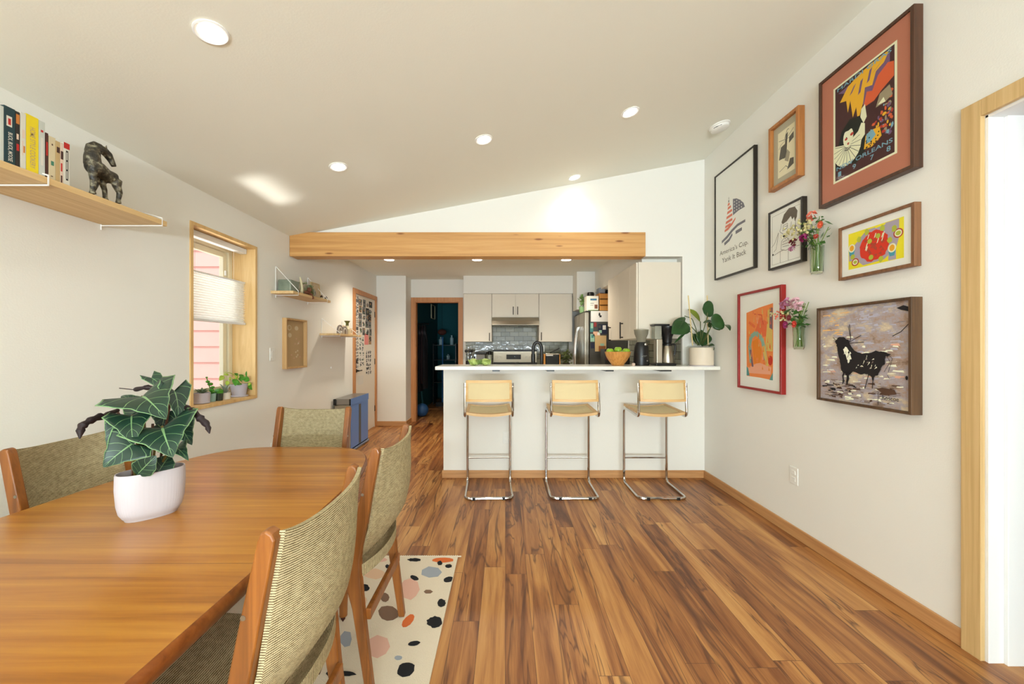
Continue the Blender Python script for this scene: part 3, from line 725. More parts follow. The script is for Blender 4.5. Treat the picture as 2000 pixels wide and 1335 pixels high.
# left back counter items
def bottle(name, label, cat, x, y, prof, mt, group=None, z=.915, n=18):
    b = MB().lathe(prof, (x, y, z), n); return tag(b.build(name, mt, smooth=True), label, cat, group)
t = thing('utensil_crock', 'black utensil crock standing beside the doorway casing', 'utensil holder', (-.60, 6.2, .915))
MB().lathe([(.05,0),(.05,.14),(.045,.14),(.045,.02)], n=18).build('crock', black_m, t, smooth=True)
for k in range(5):
    a = k*1.3; b = MB(); b.tube([(.02*math.cos(a),.02*math.sin(a),.1),(.045*math.cos(a),.045*math.sin(a),.27)], .005, 6); b.ball((.05*math.cos(a),.05*math.sin(a),.30), .026, 10, 8, sy=.4); b.build('utensil', black_m, t, smooth=True)
bottle('pepper_mill', 'small dark pepper mill between utensil crock and grey appliance', 'pepper mill', -.50, 6.15, [(.024,0),(.024,.10),(.014,.13),(.022,.17),(.012,.21),(0,.22)], black_m)
t = thing('countertop_appliance', 'small grey boxy appliance with a black top on the left worktop', 'appliance', (-.40, 6.2, .915))
MB().box(-.07,.07,-.08,.08,0,.25).build('body', plain('grey_plastic', rgb(120,120,116), .4), t, bevel=.01)
MB().box(-.09,.10,-.09,.09,.25,.29).build('top', black_m, t, bevel=.008)
MB().box(-.05,.05,-.086,-.08,.06,.16).build('panel', black_m, t, bevel=.002)
t = thing('glass_canister', 'tall glass canister with a black lid beside the range', 'canister', (-.258, 6.2, .915))
MB().lathe([(.035,0),(.035,.22),(.03,.24)], n=18).build('jar', plain('cloudy_glass', rgb(160,166,156), .15), t, smooth=True)
MB().lathe([(.036,.2405),(.036,.285),(.02,.30),(0,.30)], n=18).build('lid', black_m, t, smooth=True)
# right back counter items
t = thing('toaster', 'wood-edged black toaster between faucet and refrigerator', 'toaster', (.73, 6.05, .915))
MB().box(-.10,.12,-.09,.09,.01,.245).build('body', black_m, t, bevel=.012)
MB().box(-.12,-.10,-.09,.09,.0,.255).box(.12,.135,-.09,.09,.0,.255).build('end_cap', crm, t, bevel=.004)
MB().box(-.10,.12,-.095,.09,.245,.262).build('top_plate', steel_m, t, bevel=.004)
MB().box(-.09,.02,-.096,-.088,.225,.243).build('lever_strip', white_m, t)
b = MB(); b.tube([(0,0,0),(.16,.05,.075)], .008, 8); o = tag(b.build('knife', black_m), 'dark knife lying across the toaster top', 'knife'); o.location = (.71, 6.05, 1.186)
t = thing('potted_herb', 'dark leafy herb plant between toaster and refrigerator', 'plant', (.98, 6.1, .915))
MB().lathe([(.05,0),(.06,.11),(.055,.11),(.05,.1)], n=18).build('pot', plain('dark_pot', rgb(60,50,40), .6), t, smooth=True)
b = MB()
for i in range(70):
    a = rr.uniform(0,6.28); q = rr.uniform(0,.09); z = rr.uniform(.1,.32); c = Vector((q*math.cos(a), q*math.sin(a), z)); e = rr.uniform(.015,.03); n = Vector((rr.uniform(-1,1),rr.uniform(-1,1),rr.uniform(-1,1))).normalized(); o_ = n.orthogonal()*e; p_ = n.cross(n.orthogonal())*e*.5
    b.quad(c-o_, c-p_, c+o_, c+p_)
b.build('foliage', plain('olive_leaf', rgb(92,104,56), .6), t)
for i, (x, lb) in enumerate(((.62,'white outlet plate in the splashback right of the faucet'),)):
    b = MB().box(x-.02, x+.055, 6.498, 6.5045, 1.20, 1.315); tag(b.build('outlet', plate_m, bevel=.002), lb, 'outlet')
# things along the right worktop under the tall cabinet
t = thing('countertop_appliance', 'dark boxy appliance with a dark red front behind the fruit bowl', 'appliance', (1.42, 4.95, .915))
MB().box(-.15,.17,-.12,.12,0,.34).build('body', black_m, t, bevel=.01)
MB().box(-.14,-.02,-.126,-.12,.2,.33).build('door', plain('dark_red', rgb(84,26,24), .4), t, bevel=.002)
b = MB().box(1.47,1.56,4.3,4.38,.915,1.13); tag(b.build('tea_canister', plain('grey_tin', rgb(120,124,120), .4), bevel=.006), 'grey canister beside the coffee grinder', 'canister')
# ================================================================= DINING TABLE
def table_mat():
    m, nt, b = nodes('teak_top'); N = nt.nodes; L = nt.links
    def mt(op, a, c=None):
        n = N.new('ShaderNodeMath'); n.operation = op
        for i, v in enumerate((a, c)):
            if v is None: continue
            if isinstance(v, (int, float)): n.inputs[i].default_value = v
            else: L.new(v, n.inputs[i])
        return n.outputs[0]
    tc = N.new('ShaderNodeTexCoord'); sx = N.new('ShaderNodeSeparateXYZ'); L.new(tc.outputs['Object'], sx.inputs[0])
    Y = sx.outputs[1]
    seams = (.085, .53, -.36)
    sec = None
    for q in seams:
        g = mt('GREATER_THAN', Y, q); sec = g if sec is None else mt('ADD', sec, g)
    cb = N.new('ShaderNodeCombineXYZ')
    L.new(mt('ADD', mt('MULTIPLY', sx.outputs[0], 1.1), mt('MULTIPLY', sec, 13.7)), cb.inputs[0]); L.new(mt('MULTIPLY', Y, 26), cb.inputs[1])
    n = N.new('ShaderNodeTexNoise'); n.inputs['Scale'].default_value = 1; n.inputs['Detail'].default_value = 9; n.inputs['Roughness'].default_value = .62; n.inputs['Distortion'].default_value = .3
    L.new(cb.outputs[0], n.inputs['Vector'])
    cr = N.new('ShaderNodeValToRGB'); e = cr.color_ramp.elements
    e[0].position = .3; e[0].color = rgb(140, 84, 26); e[1].position = .72; e[1].color = rgb(198, 140, 54)
    x = e.new(.45); x.color = rgb(168, 106, 34); x = e.new(.58); x.color = rgb(182, 122, 42)
    f = mt('ADD', n.outputs['Fac'], mt('MULTIPLY', mt('SUBTRACT', mt('FRACT', mt('MULTIPLY', sec, .37)), .4), .12))
    L.new(f, cr.inputs['Fac'])
    d = None
    for q in seams:
        a = mt('ABSOLUTE', mt('SUBTRACT', Y, q)); d = a if d is None else mt('MINIMUM', d, a)
    r = N.new('ShaderNodeMapRange'); r.inputs[1].default_value = .0003; r.inputs[2].default_value = .0012; L.new(d, r.inputs[0])
    mx = N.new('ShaderNodeMix'); mx.data_type = 'RGBA'; mx.inputs[6].default_value = rgb(96, 50, 20); L.new(r.outputs[0], mx.inputs[0]); L.new(cr.outputs['Color'], mx.inputs[7])
    L.new(mx.outputs[2], b.inputs['Base Color']); b.inputs['Roughness'].default_value = .3; b.inputs['Coat Weight'].default_value = .12; b.inputs['Coat Roughness'].default_value = .22
    return m
teak_m = wood('teak', [rgb(112, 64, 22), rgb(140, 82, 30), rgb(162, 100, 40)], 'Z', 1.4, 34, .38, coat=.1)
TH = .727
tb = thing('dining_table', 'long oval-ended teak dining table with a glossy top', 'table', (-1.105, .86, .010))
pts = []
n = 160
for i in range(n):
    a = 2*math.pi*i/n; c, s_ = math.cos(a), math.sin(a)
    pts.append(Vector((math.copysign(abs(c)**(2/4.0), c)*.5, math.copysign(abs(s_)**(2/4.0), s_)*1.2, 0)))
nr = []
for i in range(n):
    t = (pts[(i+1) % n]-pts[i-1]).normalized(); nr.append(Vector((t.y, -t.x, 0)))
edge_ = [(TH-.001,-.0055),(TH-.008,.001),(TH-.022,.002),(TH-.04,-.006),(TH-.056,-.02),(TH-.062,-.034)]
prof = [(TH-.0,-.012),(TH-.001,-.006),(TH-.05,-.036)]
b = MB(); vs = [p+nr[i]*d+Vector((0,0,z)) for z, d in prof for i, p in enumerate(pts)]
fs = [(k*n+i, (k+1)*n+i, (k+1)*n+(i+1) % n, k*n+(i+1) % n) for k in range(len(prof)-1) for i in range(n)]
b.add(vs, fs+[tuple(range(n)), tuple((len(prof)-1)*n+i for i in range(n))[::-1]])
b.build('tabletop', table_mat(), tb, smooth=True, angle=50)
b = MB(); b.add([p+nr[i]*d+Vector((0,0,z)) for z, d in edge_ for i, p in enumerate(pts)], [(k*n+i, (k+1)*n+i, (k+1)*n+(i+1) % n, k*n+(i+1) % n) for k in range(len(edge_)-1) for i in range(n)])
b.build('edge_band', wood('teak_edge', [rgb(112,58,24), rgb(138,76,32), rgb(156,92,42)], 'X', 2, 40, .35, coat=.1), tb, smooth=True, angle=50)
MB().box(-.36,.36,-.95,-.925,.60,TH-.062).box(-.36,.36,.925,.95,.60,TH-.062).box(-.36,-.335,-.925,.925,.60,TH-.062).box(.335,.36,-.925,.925,.60,TH-.062).build('apron', teak_m, tb, bevel=.003)
for x in (-.34,.34):
    for y in (-.93,.93):
        b = MB(); b.lathe([(.018,0),(.032,.67)], (x,y,0), 16); b.build('leg', teak_m, tb, smooth=True)

# ================================================================= DINING CHAIRS
tweed_m = weave_mat('olive_tweed', rgb(208, 193, 154), rgb(106, 90, 62), 190)
tweedseat_m = tweed_m
def strip(b, prof, y0, y1):
    """closed outline in x,z extruded in y"""
    b.prism([(x, y0, z) for x, z in prof], (0, y1-y0, 0)); return b
def fl_(t, z): return 0
def make_chair(label, loc_, rz, group):
    t = thing('dining_chair', label, 'chair', loc_, rz, group)
    hs = .207; w = .015
    for sgn in (-1, 1):
        yc = sgn*hs
        # post and rear leg in one bent board
        pr_ = [(-.036,.885),(-.030,.900),(-.018,.905),(-.006,.898),(0,.885),(-.038,.68),(-.072,.50),(-.070,.44),(-.058,.30),(-.022,0),(-.050,0),(-.100,.32),(-.124,.41),(-.125,.47),(-.112,.52),(-.078,.69)]
        leg = strip(MB(), pr_[::-1], yc-w, yc+w).build('rear_leg', teak_m, t, bevel=.005, segs=3)
        b = MB(); b.lathe([(.0055,0),(.0055,.0008),(.002,.0012),(0,.0008)], (-.062,yc+sgn*w,.735), 14, M=Matrix.Rotation(R(-90*sgn),4,'X')); b.build('screw', steel_m, leg, smooth=True)
        fl = [(-.455,0),(-.43,0),(-.425,.40),(-.43,.43),(-.475,.43),(-.475,.38)]
        strip(MB(), fl, yc-w, yc+w).build('front_leg', teak_m, t, bevel=.004)
        strip(MB(), [(-.475,.385),(-.09,.375),(-.09,.43),(-.475,.43)], yc-w*.8, yc+w*.8).build('side_rail', teak_m, t, bevel=.004)
    MB().box(-.062,-.042,-hs+w,hs-w,.265,.305).build('rear_stretcher', teak_m, t, bevel=.003)
    MB().box(-.465,-.443,-hs+w,hs-w,.37,.42).build('front_rail', teak_m, t, bevel=.003)
    # sling back, bowed away from the table
    W = 2*(hs-w+.010); z0, z1 = .485, .897
    def base_x(z): return -.012-.16*(.897-z) if z > .5 else -.012-.16*.397-.5*(.5-z)
    def sheet(off, edge=1):
        def f(u, v):
            q = 2*u-1; z = z0+(z1-z0)*v
            bow = .016+(.022+.045*math.sin(math.pi*(1-v)*.9))*(1-abs(q)**2.1)
            zz = z - .016*(1-abs(q)**4)*max(0,v-.55)/.45
            low = .05*max(0, .28-v)**1.3*4
            return Vector((base_x(z)+bow-low*.9+off, -W/2+W*u, zz))
        return f
    b = MB(); nu, nv = 24, 20; fo, fi = sheet(.006), sheet(-.006)
    uvf = lambda u, v: (u*W, v*(z1-z0))
    b.grid(fo, nu, nv, 0, uvf); b.grid(lambda u, v: fi(1-u, v), nu, nv, 0, uvf)
    for (p, q) in (((0,0),(1,0)),((0,1),(1,1)),((0,0),(0,1)),((1,0),(1,1))):
        vs = []; uv = []
        for i in range(nu+1):
            a = i/nu; u = p[0]+(q[0]-p[0])*a; v = p[1]+(q[1]-p[1])*a
            vs += [fo(u,v), fi(u,v)]; uv += [(0,a*W),(.022,a*W)]
        b.add(vs, [(2*i,2*i+1,2*i+3,2*i+2) for i in range(nu)], 0, uv)
    b.build('backrest', tweed_m, t, smooth=True, angle=60)
    # seat sling
    def seat(top):
        def f(u, v):
            q = 2*u-1
            x = -.49+.42*v + .045*(1-abs(q)**2.3)*v
            z = .455-.03*v-.012*(1-q*q)*math.sin(math.pi*v)+ (.05*max(0,v-.86)/.14)
            return Vector((x, -W/2+W*u, z-(0 if top else .045)))
        return f
    b = MB(); fo, fi = seat(True), seat(False); uvf = lambda u, v: (u*W, v*.42)
    b.grid(lambda u, v: fo(1-u, v), nu, nv, 0, uvf); b.grid(fi, nu, nv, 0, uvf)
    for (p, q) in (((0,0),(1,0)),((0,1),(1,1)),((0,0),(0,1)),((1,0),(1,1))):
        vs = []; uv = []
        for i in range(nu+1):
            a = i/nu; u = p[0]+(q[0]-p[0])*a; v = p[1]+(q[1]-p[1])*a
            vs += [fo(u,v), fi(u,v)]; uv += [(0,a*W),(.045,a*W)]
        b.add(vs, [(2*i,2*i+1,2*i+3,2*i+2) for i in range(nu)], 0, uv)
    b.build('seat', tweedseat_m, t, smooth=True, angle=60)
    return t
G = 'tweed sling dining chairs around the table'
ch = make_chair('nearest tweed dining chair with teak posts, right of the table in the foreground', (-.452,.964,.010), 0, G)
def chair(label, loc_, rz):
    c = copy_tree(ch); c.location = loc_; c.rotation_euler = (0,0,rz); c['label'] = label; return c
chair('second tweed dining chair along the right side of the table, standing on the patterned rug', (-.452,1.584,.010), 0)
chair('tweed dining chair at the far end of the table, back to the kitchen', (-1.165,2.33,.010), R(90))
chair('tweed dining chair at the left side of the table behind the potted alocasia', (-1.80,1.565,.010), R(180))

# ================================================================= RUG
def fl(px, py):
    s_ = (py-VY)/EYE; return ((px-VX)/s_, F/s_)
rug_cols = [plain('rug_cream', rgb(232, 218, 194), .95, bump=.5, bscale=300, spec=.1), plain('rug_black', rgb(24, 24, 28), .95), plain('rug_orange', rgb(214, 108, 52), .95),
            plain('rug_blue', rgb(158, 164, 172), .95), plain('rug_taupe', rgb(128, 100, 80), .95), plain('rug_pink', rgb(222, 176, 156), .95),
            plain('rug_brown', rgb(84, 48, 36), .95), plain('rug_peach', rgb(226, 190, 156), .95)]
rx0, rx1, ry0, ry1 = -1.93, -.288, -.35, 2.30
b = MB().box(rx0, rx1, ry0, ry1, .0005, .008)
k = 0
def blob(x0, y0, x1, y1, mi, jag=.14, n=20, slant=0):
    global k
    k += 1
    cx, cy = (x0+x1)/2, (y0+y1)/2; pts = []
    for i in range(n):
        a = 2*math.pi*i/n; q = 1+rc.uniform(-jag, jag)
        u = math.cos(a)*q; v = math.sin(a)*q
        X, Y = fl(580+(cx+u*(x1-x0)/2)/4.525, 1040+(cy+(v+slant*u)*(y1-y0)/2)/4.525)
        X = min(max(X, rx0+.004), rx1-.002); Y = min(Y, ry1-.002)
        pts.append((X, Y, .0081+.00004*k))
    if sum(pts[i-1][0]*pts[i][1]-pts[i][0]*pts[i-1][1] for i in range(n)) < 0: pts = pts[::-1]
    b.add(pts, [tuple(range(n))], mi)
for a in ((900,420,1080,610,5,.12,9),(600,930,820,1115,5,.15,8),(690,228,795,270,5,.1,10),(575,330,780,420,7,.12,9),(560,575,620,650,7,.1,8),
          (1190,230,1385,275,2,.06,14),(925,745,1040,840,2,.05,10,-.8),(580,333,635,362,2,.1,8,-.5),
          (1090,310,1285,412,3,.08,7),(375,885,490,1030,3,.12,7),(860,1100,930,1145,3,.1,10),
          (1120,515,1200,552,4,.08,6),(720,655,900,790,4,.1,11),(735,540,820,630,4,.12,9),(885,690,942,745,4,.1,9),(20,1090,240,1290,6,.12,7),(385,690,428,800,6,.08,12),
          (980,236,1100,266,1),(1240,260,1285,300,1),(1310,290,1370,323,1),(1000,390,1075,433,1,.06,12,.5),(1295,400,1385,452,1,.06,12,-.3),(1245,600,1315,672,1),
          (1150,755,1285,856,1),(980,973,1090,1016,1,.06,12,-.4),(885,1163,1042,1290,1,.08,16,-.2),(568,470,642,532,1),(780,293,816,326,1),(250,1240,520,1290,1)):
    blob(*a)
rr = random.Random(11)
for i in range(44):
    X = rr.uniform(rx0+.1, -.72); Y = rr.uniform(ry0+.1, ry1-.15); mi = rr.choice([1,1,1,2,3,4,5,5,6,7]); r_ = rr.uniform(.02,.04) if mi in (1,2) else rr.uniform(.05,.12)
    k += 1; pts = [(X+r_*(1+rr.uniform(-.15,.15))*math.cos(2*math.pi*j/10), Y+r_*(1+rr.uniform(-.15,.15))*math.sin(2*math.pi*j/10), .0081+.00002*k) for j in range(10)]
    b.add(pts, [tuple(range(10))], mi)
rug = b.build('rug', rug_cols); tag(rug, 'cream woven rug with black, orange, pink and grey terrazzo shapes under the table', 'rug')
b = MB(); y = ry1
for i in range(130):
    x = rx0+.006+(rx1-rx0-.012)*i/129
    b.tube([(x,y-.004,.006),(x+.002,y+.006,.009),(x+rr.uniform(-.003,.003),y+.018,.003)], .0022, 5)
b.tube([(rx0,y,.006),(rx1+.02,y+.002,.006)], .004, 6)
o = b.build('fringe', rug_cols[0], rug); o['kind'] = 'stuff'

# ================================================================= BAR STOOLS
cane_m = plain('woven_cane', rgb(232, 212, 164), .7, bump=.5, bscale=500)
beech_m = wood('stool_beech', [rgb(206,162,104), rgb(220,180,122), rgb(226,188,132)], 'X', 2, 40, .45)
def fillet(P, rad, n=6):
    P = [Vector(p) for p in P]; out = [P[0]]
    for i in range(1, len(P)-1):
        a, p, c = P[i-1], P[i], P[i+1]; r = rad[i] if isinstance(rad, (list, tuple)) else rad
        u, v = (a-p).normalized(), (c-p).normalized()
        s0, s1 = p+u*r, p+v*r
        for k in range(n+1):
            t = k/n; out.append(s0*(1-t)**2+p*2*t*(1-t)+s1*t*t)
    out.append(P[-1]); return out
def make_stool(label, loc_, rz):
    t = thing('bar_stool', label, 'bar stool', loc_, rz, 'cantilever cane bar stools along the bar')
    h = .2; D = .405
    half = [(-h,.022,.975),(-h,0,.692),(-h,D,.712),(-h,D,.012),(-h,0,.012)]
    P = half+[(x*-1,y,z) for x,y,z in half[::-1]]
    MB().tube(fillet(P, .055), .0115, 10).build('tube_frame', chrome_m, t, smooth=True)
    MB().tube([(-h,D,.237),(h,D,.237)], .0085, 8).build('foot_rung', chrome_m, t, smooth=True)
    for x in (-.125,.125): MB().box(x-.014,x+.014,-.014,.014,.0,.022).build('floor_glide', black_m, t, bevel=.003)
    for x in (-h,h):
        MB().lathe([(.006,0),(.006,.003),(0,.004)], (x*1.0,.006,.945), 10, M=Matrix.Rotation(R(90),4,'X')).build('bolt', steel_m, t)
    def pad(name, fn, su, sv, bu, bv, th, nrm):
        # frame ring and woven centre of a bent panel; fn(u,v) in -1..1
        def pt(u, v, o): return fn(u, v)+Vector(nrm)*o
        fr_ = MB(); N_ = 12
        us = [-1, -1+bu]+[(-1+bu)+(2-2*bu)*i/N_ for i in range(1, N_)]+[1-bu, 1]
        vs_ = [-1, -1+bv, 1-bv, 1]
        for i in range(len(us)-1):
            for j in range(3):
                inner = (0 < i < len(us)-2) and j == 1
                if inner: continue
                a = [(us[i],vs_[j]),(us[i+1],vs_[j]),(us[i+1],vs_[j+1]),(us[i],vs_[j+1])]
                top = [pt(u,v,th/2) for u,v in a]; bot = [pt(u,v,-th/2) for u,v in a]
                fr_.add(top+bot, [(0,1,2,3),(7,6,5,4),(0,4,5,1),(1,5,6,2),(2,6,7,3),(3,7,4,0)])
        f = fr_.build(name, beech_m, t)
        c = MB().grid(lambda u, v: pt((2*u-1)*(1-bu), (2*v-1)*(1-bv), th*.25), 12, 6)
        c.grid(lambda u, v: pt((1-2*u)*(1-bu), (2*v-1)*(1-bv), -th*.25), 12, 6)
        c.build('cane_panel', cane_m, f, smooth=True)
    pad('seat', lambda u, v: Vector((u*(h-.004), .222+v*.205, .727-.02*(1-u*u)*(.6+.4*v*v)+ .006*v)), 0,0, .14, .16, .022, (0,0,1))
    pad('backrest', lambda u, v: Vector((u*(h-.008), .008-.035*(1-u*u)+.012*v, .912+v*.088)), 0,0, .10, .24, .020, (0,-1,0))
    return t
st = make_stool('left chrome bar stool with cane seat, beside the low outlet', (-.138,3.17,0), R(2.5))
for lb, x, y, r_ in (('middle chrome cantilever bar stool with cane back, centred at the bar', .585,3.17,0),('right chrome cantilever bar stool, nearest the gallery wall', 1.319,3.17,0)):
    c = copy_tree(st); c.location = (x,y,0); c.rotation_euler = (0,0,R(r_)); c['label'] = lb

# ================================================================= RECESSED LIGHTS
glow_m = emit('lamp_glow', (1,.93,.82,1), 14)
def can(x, y, z, tilt, label, r=.045, power=None, kitchen=False):
    t = thing('recessed_light', label, 'ceiling light', (x,y,z), group='recessed lights in the kitchen ceiling' if kitchen else 'recessed lights in the sloping ceiling')
    t.rotation_euler = (0, -tilt, 0)
    MB().lathe([(r*1.42,-.0005),(r*1.42,-.004),(r*1.30,-.006),(r*1.08,-.003),(r*1.02,-.0008)], n=36, cap=False).build('trim_ring', white_m, t, smooth=True)
    MB().lathe([(0.0001,-.0028),(r*1.03,-.0028)], n=36, cap=False).build('lens', glow_m, t)
    L = bpy.data.lights.new('can', 'SPOT'); L.energy = LP['kcan' if kitchen else 'can']; L.color = LP['kc'] if kitchen else LP['cc']
    L.spot_size = R(135); L.spot_blend = 1; L.shadow_soft_size = .05
    o = bpy.data.objects.new('can', L); COL.objects.link(o); o.location = (x,y,z-.03-.01)
sl = math.atan(.187)
for (x, y, lb) in ((-1.172,1.509,'nearest and largest recessed light, upper left of the ceiling'),(-1.162,2.637,'recessed light toward the left window wall'),(-.15,2.637,'recessed light in the middle of the sloping ceiling'),
                   (.87,2.637,'recessed light nearest the smoke detector'),(.649,3.558,'small recessed light close to the header wall over the beam')):
    can(x, y, zc(x)-.001, sl, lb, .043)
for (x, y) in ((-.15,1.509),(.87,1.509),(-1.17,.3),(-.15,.3),(.87,.3),(-1.17,-1.1),(.87,-1.1)):
    L = bpy.data.lights.new('can', 'SPOT'); L.energy = LP['can']; L.color = LP['cc']; L.spot_size = R(135); L.spot_blend = 1; L.shadow_soft_size = .05
    o = bpy.data.objects.new('can', L); COL.objects.link(o); o.location = (x,y,zc(x)-.04)
for (x, lb) in ((-1.546,'left of the three kitchen recessed lights, by the collage door'),(-.375,'middle of the three kitchen recessed lights'),(.81,'right of the three kitchen recessed lights, toward the refrigerator')):
    can(x, 5.04, KC+.0003, 0, lb, .06, kitchen=True)
# smoke detector
t = thing('smoke_detector', 'white round smoke detector on the sloping ceiling near the pictures', 'smoke detector', (1.737,3.076,zc(1.737)-.0005)); t.rotation_euler = (0,-sl,0)
MB().lathe([(.078,0),(.078,-.008),(.070,-.012),(.066,-.03),(.045,-.04),(0,-.041)], n=36).build('cover', plate_m, t, smooth=True)
b = MB()
for k in range(5): b.box(.0635,.0685,-.012+.0,.03,-.026,-.022) if k == 0 else None
b = MB(); b.tube([(-.062,-.022,-.024),(-.05,-.045,-.025),(-.02,-.064,-.025)], .003, 6); b.build('vent_slot', black_m, t)
# ================================================================= PICTURES ON THE RIGHT WALL
def C(*a): return rgb(*a)
ART = {}
def ink(name, *c):
    if name not in ART: ART[name] = plain('ink_'+name, rgb(*[min(250, v*1.10+6) if sum(c) > 200 else v for v in c]), .75)
    return ART[name]
def picture(name, label, cat, Y0, Y1, z0, z1, th, fw, fmat, inset=.006, glaze=True, mat_w=0, matmat=None, bev=.002):
    """framed picture on the right wall; Y0 is the end nearest the camera (viewer's right)"""
    t = thing(name, label, cat, (XR, (Y0+Y1)/2, (z0+z1)/2), group='framed pictures on the right wall')
    h, w = (z1-z0)/2, (Y1-Y0)/2
    fr_ = MB()
    fr_.box(-th,-.0008,-w,-w+fw,-h,h).box(-th,-.0008,w-fw,w,-h,h).box(-th,-.0008,-w+fw,w-fw,-h,-h+fw).box(-th,-.0008,-w+fw,w-fw,h-fw,h)
    fr_.build('frame', fmat, t, bevel=bev)
    x = -th+inset+.002
    mats = [matmat or ink('paper', 240,232,214)]
    b = MB(); b.box(x, x+.004, -w+fw, w-fw, -h+fw, h-fw, 0)
    W, H = 2*(w-fw), 2*(h-fw)
    S = Sheet(b, (x-.0002, w-fw, -h+fw), (0,-1,0), (0,0,1), (-1,0,0), W, H)
    def fin(matlist, nm='print'):
        b.build(nm, matlist, t)
        if glaze: MB().quad((x-.0035,-w+fw,-h+fw),(x-.0035,-w+fw,h-fw),(x-.0035,w-fw,h-fw),(x-.0035,w-fw,-h+fw)).build('glazing', glaze_m, t)
        return t
    return t, S, fin
blackfr = wood('black_frame', [rgb(30,24,18), rgb(44,36,26)], 'Z', 2, 60, .4)
oakfr = wood('oak_frame', [rgb(150,92,44), rgb(178,114,58), rgb(190,126,66)], 'Z', 2, 50, .45)
walfr = wood('walnut_frame', [rgb(104,68,42), rgb(128,86,54), rgb(140,96,62)], 'Z', 2, 50, .45)
darkfr = wood('dark_walnut_frame', [rgb(52,30,18), rgb(76,46,28), rgb(88,54,34)], 'Z', 2, 50, .4)
brufr = wood('brown_stained_frame', [rgb(62,42,24), rgb(86,60,36), rgb(104,74,46)], 'Z', 2, 40, .5)
redfr = plain('red_lacquer', rgb(150,30,26), .35)

# sailboat poster
t, S, fin = picture('sailboat_poster', 'tall thin black-framed poster of a flag-striped sailboat, leftmost picture', 'framed poster', 2.925, 3.483, 1.89, 2.84, .03, .013, blackfr)
ms = [ink('paper',240,232,214), ink('salmon',206,116,92), ink('slate',112,110,118), ink('grey_text',96,90,78)]
for i, (v, a, c) in enumerate(((.715,.37,.385),(.685,.36,.39),(.655,.345,.405),(.622,.345,.44),(.582,.33,.47),(.54,.31,.475),(.497,.29,.475),(.46,.275,.43))):
    S.poly([(a,v-.013),(c,v-.008),(c-.005,v+.014),(a+.01,v+.010)], 1 if i > 1 else 3)
S.poly([(.265,.435),(.35,.445),(.46,.468),(.56,.50),(.555,.482),(.47,.445),(.36,.418),(.26,.415)],1)
S.poly([(.49,.68),(.58,.665),(.68,.63),(.76,.585),(.79,.545),(.64,.545),(.49,.53)],2)
for i in range(4):
    for j in range(4):
        u, v = .53+.06*j, .645-.028*i
        if u < .74-.04*(3-i)*.3: S.disc(u, v, .012, .006, 0, 6)
S.poly([(.18,.345),(.32,.37),(.45,.405),(.6,.43),(.80,.435),(.80,.412),(.62,.408),(.48,.383),(.34,.345),(.18,.32)],2)
S.poly([(.25,.315),(.38,.335),(.47,.372),(.48,.35),(.40,.31),(.26,.288)],2)
S.poly([(.56,.375),(.72,.38),(.72,.352),(.56,.345)],2)
S.text("America's Cup.", .12, .87, .195, .252, 3); S.text('Yank It Back', .19, .82, .13, .175, 3)
fin(ms)
# small brown frame, etching
t, S, fin = picture('small_etching', 'small brown wooden frame with a grey mat, above the line drawing', 'framed print', 2.465, 2.745, 2.394, 2.852, .045, .022, oakfr, inset=.022, matmat=ink('sage_mat',176,170,146))
ms = [ink('sage_mat',176,170,146), ink('cream',226,214,182), ink('pencil',92,88,78), ink('wash',156,148,126)]
S.rect(.18,.12,.84,.88,1); S.poly([(.22,.42),(.30,.62),(.55,.64),(.52,.40)],2); S.poly([(.40,.40),(.50,.78),(.58,.80),(.54,.60),(.50,.40)],2)
S.poly([(.62,.60),(.80,.64),(.80,.74),(.63,.70)],2); S.line([(.22,.74),(.50,.70),(.80,.80)],.008,2); S.line([(.45,.72),(.55,.84),(.62,.84)],.01,2)
S.line([(.24,.22),(.50,.26),(.60,.20),(.80,.30)],.008,2); S.poly([(.55,.18),(.66,.34),(.80,.32),(.80,.22)],2); S.poly([(.45,.36),(.55,.52),(.66,.44),(.60,.30)],3); S.line([(.22,.60),(.30,.66),(.55,.70),(.78,.66)],.006,2)
fin(ms)
# line drawing
t, S, fin = picture('line_drawing', 'small black-framed line drawing of a man drinking, beside the upper flower vase', 'framed drawing', 2.445, 2.762, 1.832, 2.252, .035, .014, blackfr)
ms = [ink('paper',240,232,214), ink('line',34,30,26), ink('hair',96,86,72)]
S.line([(.07,.05),(.07,.93),(.95,.93),(.95,.05),(.07,.05)],.004,2)
S.poly([(.38,.76),(.46,.88),(.62,.95),(.80,.93),(.88,.84),(.86,.74),(.80,.68),(.78,.76),(.72,.73),(.68,.80),(.55,.74),(.42,.72)],2)
for pts_ in ([(.38,.74),(.36,.66),(.32,.62),(.36,.58),(.42,.56),(.44,.50),(.52,.47)],[(.82,.70),(.82,.56),(.86,.50),(.94,.46)],[(.52,.47),(.62,.42),(.60,.36)],
             [(.05,.38),(.16,.44),(.28,.60),(.24,.44),(.20,.32),(.12,.28)],[(.12,.22),(.30,.25),(.46,.26)],[(.36,.28),(.38,.42),(.52,.50)],[(.42,.40),(.60,.42)],[(.40,.36),(.62,.36)],[(.42,.32),(.62,.31)],
             [(.36,.28),(.52,.24),(.68,.26),(.80,.32),(.94,.40)],[(.94,.40),(.92,.52),(.84,.60)],[(.34,.05),(.34,.26)],[(.60,.05),(.60,.24)],[(.62,.26),(.94,.25)],[(.42,.60),(.56,.62),(.58,.70),(.44,.69),(.42,.60)],[(.70,.70),(.68,.62),(.72,.58)],[(.46,.66),(.58,.66)]):
    S.line(pts_, .0065, 1)
